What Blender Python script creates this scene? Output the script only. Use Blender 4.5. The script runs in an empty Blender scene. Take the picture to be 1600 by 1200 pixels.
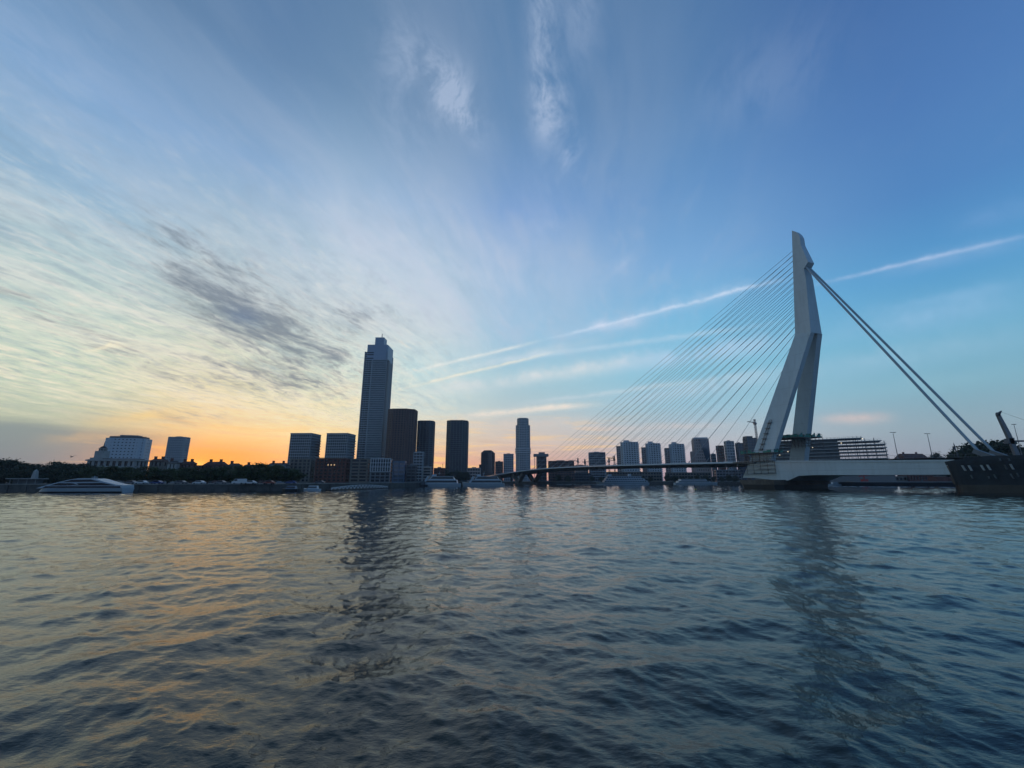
import bpy, bmesh, math, random
import numpy as np
from mathutils import Vector, Matrix
SC = bpy.context.scene
COL = SC.collection
R = math.radians
# ------------------------------------------------------------------ camera
F = 662.0                       # focal length in pixels of the 1600 px wide photograph
TH = math.atan(150.7 / F)       # upward tilt
CH = 4.1                        # height of the lens above the river
cam = bpy.data.cameras.new('camera')
cam.sensor_width = 36.0
cam.lens = 36.0 * F / 1600.0
cam.clip_start = 0.1
cam.clip_end = 12000
camo = bpy.data.objects.new('camera', cam)
camo.location = (0, 0, CH)
camo.rotation_euler = (R(90) + TH, 0, 0)
COL.objects.link(camo)
SC.camera = camo
SC.view_settings.view_transform = 'Standard'
SC.view_settings.look = 'None'
SC.view_settings.exposure = 0
SC.view_settings.gamma = 1
try:
    SC.cycles.max_bounces = 6
    SC.cycles.volume_bounces = 0
    SC.cycles.sample_clamp_indirect = 3
except Exception:
    pass
CT, ST = math.cos(TH), math.sin(TH)

def ray(px, py):
    u, v = (px - 800.0) / F, (600.0 - py) / F
    return Vector((u, CT - v * ST, ST + v * CT))
def zat(py, Y):
    v = 600.0 - py
    return CH + Y * (v * CT + F * ST) / (F * CT - v * ST)
def xat(px, Y, z=4.1):
    return (px - 800.0) * (Y * CT + (z - CH) * ST) / F
def proj(p):
    X, Y, Z = p[0], p[1], p[2] - CH
    d = Y * CT + Z * ST
    return 800 + F * X / d, 600 - F * (Z * CT - Y * ST) / d
def on_plane(px, py, p0, n):
    d = ray(px, py); o = Vector((0, 0, CH))
    return o + d * ((Vector(p0) - o).dot(n) / d.dot(n))

# ------------------------------------------------------------------ node helpers
def lin(c):
    return tuple(((x / 255.0) / 12.92 if x / 255.0 <= 0.04045 else ((x / 255.0 + 0.055) / 1.055) ** 2.4) for x in c)
class E:                                        # tiny expression wrapper over Math nodes
    nt = None
    def __init__(s, sock): s.s = sock
    @staticmethod
    def m(op, *a, clamp=False):
        n = E.nt.nodes.new('ShaderNodeMath'); n.operation = op; n.use_clamp = clamp
        for i, x in enumerate(a):
            if isinstance(x, E): E.nt.links.new(x.s, n.inputs[i])
            else: n.inputs[i].default_value = x
        return E(n.outputs[0])
    def __add__(s, o): return E.m('ADD', s, o)
    __radd__ = __add__
    def __mul__(s, o): return E.m('MULTIPLY', s, o)
    __rmul__ = __mul__
    def __sub__(s, o): return E.m('SUBTRACT', s, o)
    def __rsub__(s, o): return E.m('SUBTRACT', o, s)
    def __truediv__(s, o): return E.m('DIVIDE', s, o)
    def abs(s): return E.m('ABSOLUTE', s)
    def exp(s): return E.m('EXPONENT', s)
    def clamp(s): return E.m('ADD', s, 0.0, clamp=True)
    def pow(s, p): return E.m('POWER', s, p)
def sstep(x, a, b, lo=0.0, hi=1.0):
    n = E.nt.nodes.new('ShaderNodeMapRange'); n.interpolation_type = 'SMOOTHSTEP'
    E.nt.links.new(x.s, n.inputs['Value'])
    n.inputs['From Min'].default_value = a; n.inputs['From Max'].default_value = b
    n.inputs['To Min'].default_value = lo; n.inputs['To Max'].default_value = hi
    return E(n.outputs[0])
def vec(x, y, z):
    n = E.nt.nodes.new('ShaderNodeCombineXYZ')
    for i, v in enumerate((x, y, z)):
        if isinstance(v, E): E.nt.links.new(v.s, n.inputs[i])
        else: n.inputs[i].default_value = v
    return n.outputs[0]
def noise(v, scale, detail=4, rough=0.5, dist=0.0):
    n = E.nt.nodes.new('ShaderNodeTexNoise')
    E.nt.links.new(v, n.inputs['Vector'])
    n.inputs['Scale'].default_value = scale; n.inputs['Detail'].default_value = detail
    n.inputs['Roughness'].default_value = rough; n.inputs['Distortion'].default_value = dist
    return E(n.outputs['Fac'])
def mixc(fac, a, b, mode='MIX'):
    n = E.nt.nodes.new('ShaderNodeMix'); n.data_type = 'RGBA'; n.blend_type = mode
    n.clamp_factor = True
    for key, v in (('Factor', fac), ('A', a), ('B', b)):
        s = [i for i in n.inputs if i.name == key and (i.type == ('VALUE' if key == 'Factor' else 'RGBA'))][0]
        if isinstance(v, E): E.nt.links.new(v.s, s)
        elif hasattr(v, 'is_output'): E.nt.links.new(v, s)
        elif key == 'Factor': s.default_value = v
        else: s.default_value = tuple(v) + (1,)
    return [o for o in n.outputs if o.type == 'RGBA'][0]

# ------------------------------------------------------------------ world: dusk sky
SUN_AZ, SUN_EL = -36.1, 1.0
world = bpy.data.worlds.new('World'); SC.world = world
world.use_nodes = True
nt = world.node_tree; nt.nodes.clear(); E.nt = nt
tc = nt.nodes.new('ShaderNodeTexCoord')
sep = nt.nodes.new('ShaderNodeSeparateXYZ'); nt.links.new(tc.outputs['Generated'], sep.inputs[0])
dx, dy, dz = (E(sep.outputs[i]) for i in range(3))
az = E.m('ARCTAN2', dx, dy) * (180 / math.pi)
el = E.m('ARCSINE', dz) * (180 / math.pi)
ELS = [0.5, 2, 5, 9, 14, 20, 27, 35, 45, 60, 90]
SKYCOLS = {   # sRGB sky colours by azimuth (degrees from the camera's heading), bottom to top
    -75: [(88,108,125),(92,112,128),(125,140,140),(140,165,160),(150,170,175),(145,166,182),(118,148,182),(108,142,184),(92,128,172),(75,112,160),(66,100,150)],
    -48: [(98,118,128),(106,128,136),(160,170,146),(168,188,164),(172,188,180),(160,178,184),(125,156,188),(108,142,186),(88,125,170),(72,110,160),(66,100,150)],
    -36: [(240,148,68),(238,160,85),(238,194,125),(215,202,155),(192,196,178),(165,176,180),(148,170,190),(118,150,192),(94,130,176),(76,112,162),(66,100,150)],
    -24: [(228,148,96),(234,168,112),(236,204,145),(216,212,174),(184,200,194),(186,192,196),(166,182,202),(138,164,198),(108,142,184),(86,122,165),(72,106,148)],
    -12: [(218,142,112),(222,160,126),(218,196,162),(192,206,200),(176,202,212),(188,198,210),(168,188,212),(138,166,206),(108,142,186),(88,126,172),(74,108,150)],
    0:   [(206,150,140),(214,168,152),(214,194,180),(180,198,202),(154,194,216),(152,188,222),(150,182,222),(118,156,214),(98,138,188),(84,125,172),(72,108,152)],
    24:  [(168,152,168),(176,168,182),(180,188,196),(152,194,212),(128,188,220),(116,178,222),(116,164,218),(92,142,202),(80,126,182),(66,112,164),(62,100,150)],
    48:  [(136,146,160),(142,152,166),(142,168,180),(126,176,194),(104,168,206),(84,150,206),(70,126,192),(60,112,182),(48,98,168),(44,90,158),(46,86,148)],
    110: [(100,118,140),(104,122,146),(105,132,165),(100,135,172),(88,130,175),(75,120,172),(64,108,165),(55,98,158),(48,90,150),(42,82,142),(42,80,140)],
    180: [(96,112,138),(100,116,142),(106,128,160),(100,132,168),(90,128,170),(78,118,166),(66,108,160),(56,98,154),(48,90,148),(42,82,142),(42,80,140)],
}
for a_, f_ in ((-75, 1.08), (-48, 1.13), (-36, 1.10), (-24, 1.10), (-12, 1.06)):
    SKYCOLS[a_] = [tuple(min(255, c * (f_ if i < 8 else 1)) for c in col) for i, col in enumerate(SKYCOLS[a_])]
for a_ in SKYCOLS:
    SKYCOLS[a_] = [(c[0] * (.985 if i > 4 else 1), min(255, c[1] * (1.0 if i > 3 else .99)), c[2] * (.965 if i > 3 else .99)) for i, c in enumerate(SKYCOLS[a_])]
for a_ in (110, 180):
    SKYCOLS[a_] = [tuple(min(255, c * 1.17) for c in col) for col in SKYCOLS[a_]]
def ramp(cols):
    n = nt.nodes.new('ShaderNodeValToRGB'); cr = n.color_ramp; cr.interpolation = 'B_SPLINE' if False else 'EASE'
    cr.interpolation = 'CARDINAL' if False else 'LINEAR'
    while len(cr.elements) < len(cols): cr.elements.new(0.5)
    for e, l, c in zip(cr.elements, ELS, cols):
        e.position = l / 90.0; e.color = lin(c) + (1,)
    nt.links.new((el / 90.0).s, n.inputs[0])
    return n.outputs[0]
azs = sorted(SKYCOLS)
ramps = {a: ramp(SKYCOLS[a]) for a in azs}
sky = ramps[-75]
for a0, a1 in zip(azs[:-1], azs[1:]):
    sky = mixc(sstep(az, a0, a1) * 0.5 + E.m('MULTIPLY', (az - a0) / (a1 - a0), 1.0, clamp=True) * 0.5, sky, ramps[a1])
back = sstep(az, -180, -75, 1, 0)
sky = mixc(back, sky, ramps[180])

# --- clouds on a high sheet (planar projection of the direction, so streaks converge at the horizon)
inv = 1.0 / E.m('MAXIMUM', dz + 0.10, 0.02) if False else E.m('DIVIDE', 1.0, E.m('MAXIMUM', dz + 0.10, 0.02))
va = R(12)
cu = (dx * math.sin(va) + dy * math.cos(va)) * inv          # along the streaks
cv = (dx * math.cos(va) - dy * math.sin(va)) * inv          # across
warp = (noise(vec(cu * 0.6, cv * 0.6, 3.0), 1.0, 3) - 0.5)
warp2 = (noise(vec(cu * 2.0, cv * 2.0, 7.0), 1.0, 3) - 0.5)
def streak(su, sv, seed, k=0.9, k2=0.25, det=6, rough=0.58):
    return noise(vec(cu * su + warp * k * su, cv * sv + warp * k * sv * 0.8 + warp2 * k2 * sv, seed), 1.0, det, rough)
def dirof(px, py): return ray(px, py).normalized()
def blob(px, py, wa, we, rot=0.0):
    """soft ellipse round the sky direction seen at px,py; wa/we half widths in degrees"""
    d = dirof(px, py); a = math.degrees(math.atan2(d.x, d.y)); e = math.degrees(math.asin(d.z))
    x = (az - a) * math.cos(R(e)); y = el - e; c, s = math.cos(R(rot)), math.sin(R(rot))
    x2, y2 = x * c + y * s, y * c - x * s
    q = (x2 / wa) * (x2 / wa) + (y2 / we) * (y2 / we)
    return (q * -1.0).exp()
def total(l):
    r = l[0]
    for x in l[1:]: r = r + x
    return r
n1 = streak(1.0, 3.6, 0.0, 0.9, 0.3, 8, 0.62); n2 = streak(2.6, 8.0, 11.0, 0.4, 0.15, 8, 0.64); n3 = streak(6.5, 18.0, 23.0, 0.28, 0.12, 8, 0.70)
nd = streak(5.0, 12.0, 57.0, 0.35, 0.22, 9, 0.72)
nv = streak(1.1, 4.5, 71.0, 0.35, 0.1, 6, 0.6)
# thin wide veil over most of the upper sky
vm = sstep(az, 42, 8) * sstep(az, -120, -80) * sstep(el, 12, 22)
sky = mixc(sstep(nv, 0.40, 0.66) * vm * 0.20 * sstep(az, -70, -30, .45, 1), sky, lin((168, 184, 206)))
sky = mixc(sstep(n2, 0.50, 0.66) * vm * sstep(el, 50, 26) * 0.22, sky, lin((176, 188, 208)))
sky = mixc(sstep(el, 16, 34) * 0.16, sky, lin((122, 142, 166)))
sky = mixc(sstep(el, 30, 60) * 0.30, sky, lin((52, 84, 128)))
# broad veil on the left
leftm = sstep(az, 2, -26) * sstep(az, -110, -70) * sstep(el, 3, 10) * sstep(el, 34, 17)
veil = sstep(n1 * 0.6 + n2 * 0.4, 0.40, 0.62) * leftm
warmth = sstep(el, 26, 5)
cream = mixc(warmth, lin((204, 210, 212)), lin((244, 232, 206)))
sky = mixc(veil * 0.66, sky, cream)
gap = sstep(n2 * 0.6 + n1 * 0.4, 0.50, 0.36) * leftm * 0.45
sky = mixc(gap, sky, lin((134, 154, 176)))
# fine texture everywhere in the veil
fine = (n3 - 0.5) * (leftm * 0.9 + 0.06)
sky = mixc(sstep(fine, 0.0, 0.14) * 0.6, sky, cream)
nm = noise(vec(cu * 9 + warp * 3, cv * 13 + warp * 3, 91.0), 1.0, 7, 0.7)
mt = sstep(az, 0, -20) * sstep(az, -110, -70) * sstep(el, 5, 10) * sstep(el, 40, 20)
sky = mixc(sstep(nm, .50, .66) * mt * .27, sky, lin((220, 220, 214)))
sky = mixc(sstep(nm, .50, .34) * mt * .28, sky, lin((126, 142, 160)))
puff = sstep(nd * .6 + n3 * .4, .52, .66) * leftm * sstep(el, 22, 12)
sky = mixc(puff * .55, sky, lin((244, 232, 206)))
sky = mixc(sstep(fine, 0.0, -0.14) * 0.35, sky, lin((140, 156, 170)))
# dark cloud patches
dk = total([blob(385, 490, 6.5, 3.6, -35), blob(450, 525, 8.0, 2.8, -18) * 0.9, blob(310, 420, 7.0, 3.2, -38) * 0.7, blob(425, 592, 8.5, 1.7, -4) * 1.05,
            blob(545, 495, 6, 2.2, 6) * 0.75, blob(480, 545, 5, 1.8, -10) * .6, blob(300, 600, 4, 1.0, -20) * .35, blob(100, 500, 7.5, 1.3, -24) * 0.55, blob(320, 648, 5.5, 1.1, -18) * 0.35,
            blob(240, 640, 5, .7, -20) * 0.3])
dkm = sstep(dk * 0.42 + (nd - 0.5) * 3.2 + (n2 - 0.5) * 2.2 + (n3 - 0.5) * 1.6 + .1, 0.02, 1.25) * sstep(dk, 0.03, 0.5)
sky = mixc(dkm * 0.88, sky, lin((106, 120, 134)))
sky = mixc(blob(378, 495, 1.8, 1.1) * 0.6, sky, lin((84, 108, 140)))
# grey bank low on the left
bk = sstep(az, -130, -80) * sstep(el + (noise(vec(az * 0.05, el * 0.5, 1.0), 1.0, 4) - 0.5) * 5.0, 6.6, 4.2) * sstep(az, -34, -44)
sky = mixc(bk * 0.75, sky, lin((98, 126, 138)))
# horizontal streaks near the horizon
hb = noise(vec(az * 0.07, el * 0.85 + az * 0.02, 5.0), 1.0, 7, 0.6, 1.2)
lowm = sstep(el, 11, 2.5) * sstep(az, 24, 4) * sstep(az, -49, -39)
sky = mixc(sstep(hb, 0.50, 0.62) * lowm * 0.65, sky, lin((252, 205, 128)))
sky = mixc(sstep(hb, 0.48, 0.34) * lowm * 0.35, sky, lin((190, 160, 140)))
# wisps high in the middle
wn = streak(4.0, 9.0, 41.0, 0.35, 0.35, 9, 0.70)
wm = total([blob(665, 95, 3.0, 2.0, -40) * 0.6, blob(700, 140, 2.4, 2.4, -50) * 0.9, blob(725, 178, 3.2, 1.5, -45) * 1.1, blob(846, 60, 1.4, 9.0) * 0.7, blob(862, 170, 1.7, 2.8, 0) * 1.0,
            blob(893, 232, 1.0, 2.2, -25) * 0.8, blob(640, 190, 3, 5) * 0.25, blob(905, 20, 2, 4) * 0.35, blob(855, 350, 3, 2.4) * 0.3, blob(60, 130, 8, 5, -30) * 0.25,
            blob(610, 80, 2, 4) * 0.3, blob(965, 415, 2.5, 0.7, 20) * .5, blob(1190, 130, 6, 4) * 0.15])
sky = mixc((wm * 1.5 * sstep(wn, 0.36, 0.62)).clamp() * 0.5, sky, lin((180, 194, 218)))
# veil in the centre
cm = blob(660, 420, 20, 8, -10)
sky = mixc(cm * sstep(n1 * 0.5 + n2 * 0.5, 0.36, 0.62) * 0.5, sky, lin((196, 204, 222)))
# trails and long bands: strips along great circles
bn = noise(tc.outputs['Generated'], 9.0, 4, 0.6)
bn2 = noise(tc.outputs['Generated'], 26.0, 6, 0.68)
bn3 = noise(tc.outputs['Generated'], 70.0, 5, 0.65)
def band(p0, p1, w, amt, col, wob=0.0, fade=0.08, brk=0.0):
    global sky
    a, b = dirof(*p0), dirof(*p1); n = a.cross(b).normalized(); t = n.cross(a).normalized()
    L = math.acos(max(-1, min(1, a.dot(b))))
    off = (dx * n.x + dy * n.y + dz * n.z) * (180 / math.pi)
    if wob: off = off + (bn - 0.5) * wob + (bn2 - 0.5) * wob * 0.5 + (bn3 - 0.5) * w * 0.8
    al = E.m('ARCTAN2', dx * t.x + dy * t.y + dz * t.z, dx * a.x + dy * a.y + dz * a.z)
    q = off / w
    m = (q * q * -1.0).exp() * sstep(al, 0, fade) * sstep(al, L, L - fade)
    brk = max(brk, .34)
    if brk: m = m * sstep(bn2 * 0.5 + bn * 0.5, 0.5 - brk, 0.5 + brk)
    sky = mixc(m.clamp() * min(.95, amt * 1.35), sky, lin(col))
band((600, 590), (858, 530), .24, .75, (238, 234, 226), .5, .12, .2)
band((835, 536), (1260, 427), .22, .85, (208, 220, 238), 1.1, .15, .2)
band((835, 536), (1260, 425), .75, .25, (200, 214, 236), 1.6, .2, .2)
band((905, 514), (1020, 500), .7, .4, (215, 215, 232), 1.6, .05, .1)
band((1240, 452), (1680, 352), .2, .8, (172, 194, 226), .5, .12)
band((1330, 438), (1680, 358), .7, .3, (160, 186, 220), .9, .12)
band((600, 614), (885, 546), .2, .75, (246, 234, 210), .4, .12, .2)
band((380, 650), (625, 585), .5, .3, (250, 230, 190), .8)
band((600, 622), (1080, 553), 1.0, .75, (222, 222, 222), 1.6, .25)
band((900, 582), (1330, 520), 1.3, .6, (190, 208, 232), 1.5, .25)
band((690, 654), (960, 629), .42, .72, (250, 232, 214), .6, .12)
band((900, 640), (1350, 560), 1.0, .55, (200, 212, 226), 1.4, .3)
band((1230, 535), (1750, 440), 1.5, .55, (155, 192, 224), 1.0, .2)
band((1150, 600), (1750, 500), 1.3, .5, (158, 194, 216), 1.2, .2)
band((700, 575), (1250, 500), .35, .4, (210, 220, 232), .8, .2)
band((620, 600), (980, 520), .5, .25, (225, 225, 225), .8, .2)
band((760, 640), (1240, 575), .3, .45, (215, 220, 226), .9, .25)
band((1290, 620), (1700, 560), .8, .35, (158, 192, 208), 1.0, .2)
band((1280, 500), (1700, 425), .5, .35, (150, 190, 224), .8, .2)
band((1450, 365), (1700, 300), .9, .28, (135, 168, 214), 1.0, .1)
band((600, 672), (1000, 655), .8, .25, (250, 215, 190), 1.0, .2)
band((860, 672), (1180, 663), .4, .45, (228, 205, 196), .8, .12)
band((1262, 657), (1420, 652), .55, .75, (226, 200, 192), .5, .07)
band((110, 555), (222, 530), .22, .7, (252, 240, 205), 2.6, .04)
band((40, 568), (68, 562), .15, .6, (245, 235, 205), .4, .015)
band((-30, 560), (90, 590), .3, .4, (120, 138, 148), .6)
band((215, 640), (330, 672), .3, .45, (160, 148, 140), .8, .05)
band((450, 640), (600, 622), .45, .35, (252, 226, 172), 1.2, .06)
band((100, 668), (330, 640), .5, .55, (250, 212, 130), 1.5, .1)
band((20, 690), (260, 676), .45, .5, (230, 188, 130), 1.4, .1)
# glow where the sun has just gone
sky = mixc((blob(335, 716, 7.0, 1.6) * (hb * 1.6 - .1)).clamp() * 0.8, sky, lin((255, 152, 66)))
gl = blob(310, 722, 4.6, 1.3)
sky = mixc(gl * 0.75, sky, lin((255, 172, 58)))
sky = mixc(blob(350, 702, 7, 2.2) * 0.25, sky, lin((252, 168, 82)))
sky = mixc(blob(304, 730, .9, .55), sky, (1.5, 0.75, 0.15))

nis = nt.nodes.new('ShaderNodeTexSky'); nis.sky_type = 'NISHITA'; nis.sun_disc = False
nis.sun_elevation = R(SUN_EL); nis.sun_rotation = R(SUN_AZ); nis.air_density = 1.0; nis.dust_density = 0.6
bgn = nt.nodes.new('ShaderNodeBackground'); nt.links.new(nis.outputs[0], bgn.inputs[0]); bgn.inputs[1].default_value = 0.012
bg = nt.nodes.new('ShaderNodeBackground'); nt.links.new(sky, bg.inputs[0]); bg.inputs[1].default_value = 1.12
addb = nt.nodes.new('ShaderNodeAddShader'); nt.links.new(bg.outputs[0], addb.inputs[0]); nt.links.new(bgn.outputs[0], addb.inputs[1])
wo = nt.nodes.new('ShaderNodeOutputWorld'); nt.links.new(addb.outputs[0], wo.inputs[0])
world.cycles.sampling_method = 'MANUAL'; world.cycles.sample_map_resolution = 1024

sun = bpy.data.lights.new('sun', 'SUN'); sun.energy = 0.25; sun.angle = R(0.5); sun.color = (1.0, 0.55, 0.28)
suno = bpy.data.objects.new('sun', sun); COL.objects.link(suno)
sd = Vector((math.sin(R(SUN_AZ)) * math.cos(R(SUN_EL)), math.cos(R(SUN_AZ)) * math.cos(R(SUN_EL)), math.sin(R(SUN_EL))))
suno.rotation_euler = sd.to_track_quat('Z', 'Y').to_euler()

# ------------------------------------------------------------------ materials
MATS = {}
def mat(name, col, rough=0.7, metal=0.0, var=0.0, scale=0.4, bump=0.0, ior=1.5, emis=None, strk=0.0):
    if name in MATS: return MATS[name]
    m = bpy.data.materials.new(name); m.use_nodes = True; MATS[name] = m
    t = m.node_tree; E.nt = t; b = t.nodes['Principled BSDF']
    b.inputs['Base Color'].default_value = tuple(col) + (1,)
    b.inputs['Roughness'].default_value = rough; b.inputs['Metallic'].default_value = metal; b.inputs['IOR'].default_value = ior
    if var or bump:
        g = t.nodes.new('ShaderNodeTexCoord')
        mp = t.nodes.new('ShaderNodeMapping'); t.links.new(g.outputs['Object'], mp.inputs[0])
        if strk: mp.inputs['Scale'].default_value = (1, 1, strk)
        n = noise(mp.outputs[0], scale, 5, 0.6)
        nb = noise(mp.outputs[0], scale * 7, 3, 0.6)
        if var:
            f = (n * 0.7 + nb * 0.3)
            lo = tuple(c * (1 - var) for c in col); hi = tuple(min(1, c * (1 + var)) for c in col)
            t.links.new(mixc(sstep(f, 0.3, 0.7), lo, hi), b.inputs['Base Color'])
        if bump:
            bn_ = t.nodes.new('ShaderNodeBump'); bn_.inputs['Strength'].default_value = bump
            t.links.new(nb.s, bn_.inputs['Height']); t.links.new(bn_.outputs[0], b.inputs['Normal'])
    if emis:
        b.inputs['Emission Color'].default_value = tuple(emis[:3]) + (1,); b.inputs['Emission Strength'].default_value = emis[3]
    return m

# ------------------------------------------------------------------ mesh helpers
class MB:
    def __init__(s): s.v = []; s.f = []
    def add(s, vs, fs):
        o = len(s.v); s.v += [tuple(v) for v in vs]; s.f += [tuple(i + o for i in f) for f in fs]; return s
    def box(s, x0, x1, y0, y1, z0, z1):
        return s.prism([(x0, y0), (x1, y0), (x1, y1), (x0, y1)], z0, z1)
    def prism(s, poly, z0, z1, top=None):
        n = len(poly); top = top or poly
        vs = [(x, y, z0) for x, y in poly] + [(x, y, z1) for x, y in top]
        fs = [tuple(range(n))[::-1], tuple(range(n, 2 * n))] + [(i, (i + 1) % n, n + (i + 1) % n, n + i) for i in range(n)]
        return s.add(vs, fs)
    def extr(s, pts, off):                      # planar polygon of 3D points extruded by a vector
        n = len(pts); pts = [Vector(p) for p in pts]; off = Vector(off)
        vs = pts + [p + off for p in pts]
        fs = [tuple(range(n)), tuple(range(n, 2 * n))[::-1]] + [(i, n + i, n + (i + 1) % n, (i + 1) % n) for i in range(n)]
        return s.add(vs, fs)
    def tube(s, p, q, r, n=8, r2=None):
        p, q = Vector(p), Vector(q); d = (q - p).normalized(); r2 = r if r2 is None else r2
        a = d.orthogonal().normalized(); b = d.cross(a)
        vs = []
        for c, rr in ((p, r), (q, r2)):
            vs += [c + (a * math.cos(2 * math.pi * k / n) + b * math.sin(2 * math.pi * k / n)) * rr for k in range(n)]
        fs = [(k, (k + 1) % n, n + (k + 1) % n, n + k) for k in range(n)] + [tuple(range(n))[::-1], tuple(range(n, 2 * n))]
        return s.add(vs, fs)
    def beam(s, p, q, w, h):
        p, q = Vector(p), Vector(q); d = (q - p).normalized()
        sd_ = d.cross(Vector((0, 0, 1)))
        sd_ = sd_.normalized() if sd_.length > 1e-4 else Vector((1, 0, 0))
        up = sd_.cross(d)
        vs = []
        for c in (p, q):
            vs += [c + sd_ * (a * w / 2) + up * (b * h / 2) for a, b in ((-1, -1), (1, -1), (1, 1), (-1, 1))]
        fs = [(0, 3, 2, 1), (4, 5, 6, 7)] + [(i, (i + 1) % 4, 4 + (i + 1) % 4, 4 + i) for i in range(4)]
        return s.add(vs, fs)
    def build(s, name, m, parent=None, smooth=False, bev=0.0):
        me = bpy.data.meshes.new(name); me.from_pydata(s.v, [], s.f)
        bm = bmesh.new(); bm.from_mesh(me); bmesh.ops.recalc_face_normals(bm, faces=bm.faces)
        if bev: bmesh.ops.bevel(bm, geom=list(bm.edges), offset=bev, segments=2, affect='EDGES', profile=0.7)
        bm.to_mesh(me); bm.free()
        if smooth: me.polygons.foreach_set('use_smooth', [True] * len(me.polygons))
        me.materials.append(m)
        o = bpy.data.objects.new(name, me); COL.objects.link(o)
        if parent: o.parent = parent
        return o
def tag(o, label=None, cat=None, group=None, kind=None):
    if label: o['label'] = label
    if cat: o['category'] = cat
    if group: o['group'] = group
    if kind: o['kind'] = kind
    return o
def thing(name, loc, label, cat, rz=0, group=None):
    o = bpy.data.objects.new(name, None); o.empty_display_size = 1; COL.objects.link(o)
    o.location = loc; o.rotation_euler = (0, 0, rz); return tag(o, label, cat, group)
def kids(o): return [c for c in COL.objects if c.parent == o]
def copy_tree(o, loc, rz=0, scale=1, label=None):
    def rec(s, par):
        c = s.copy(); COL.objects.link(c); c.parent = par
        for ch in list(s.children): rec(ch, c)
        return c
    c = rec(o, None); c.location = loc; c.rotation_euler = (0, 0, rz)
    c.scale = (scale,) * 3 if not isinstance(scale, tuple) else scale
    if label: c['label'] = label
    return c
#--SECTION-- water
rng = np.random.default_rng(7)
def tile(L, N, lmin, lmax, wind, rms, spread=2.0, peak=None):
    k = 2 * np.pi * np.fft.fftfreq(N, L / N)
    kx, ky = np.meshgrid(k, k, indexing='ij'); kk = np.hypot(kx, ky); kk[0, 0] = 1
    wl = 2 * np.pi / kk
    P = kk ** -4.0
    if peak: P = P * np.exp(-1.2 * (wl / peak) ** 2)
    P[(wl < lmin) | (wl > lmax)] = 0
    c = (kx * math.cos(wind) + ky * math.sin(wind)) / kk
    P = P * (0.25 + np.abs(c) ** spread); P[0, 0] = 0
    a = np.sqrt(P) * (rng.normal(size=P.shape) + 1j * rng.normal(size=P.shape))
    h = np.real(np.fft.ifft2(a)); s = rms / h.std(); h = h * s
    Dx = np.real(np.fft.ifft2(1j * kx / kk * a)) * s * 1.0; Dy = np.real(np.fft.ifft2(1j * ky / kk * a)) * s
    return L, N, h, Dx, Dy
def samp(T, x, y, rot):
    L, N, h, Dx, Dy = T; c, s = math.cos(rot), math.sin(rot)
    u = ((x * c + y * s) / L * N) % N; v = ((-x * s + y * c) / L * N) % N
    i = u.astype(int); j = v.astype(int); fu = u - i; fv = v - j; i1 = (i + 1) % N; j1 = (j + 1) % N; i %= N; j %= N
    def b(A): return (A[i, j] * (1 - fu) + A[i1, j] * fu) * (1 - fv) + (A[i, j1] * (1 - fu) + A[i1, j1] * fu) * fv
    hx, px_, py_ = b(h), b(Dx), b(Dy)
    return hx, px_ * c - py_ * s, px_ * s + py_ * c
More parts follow.
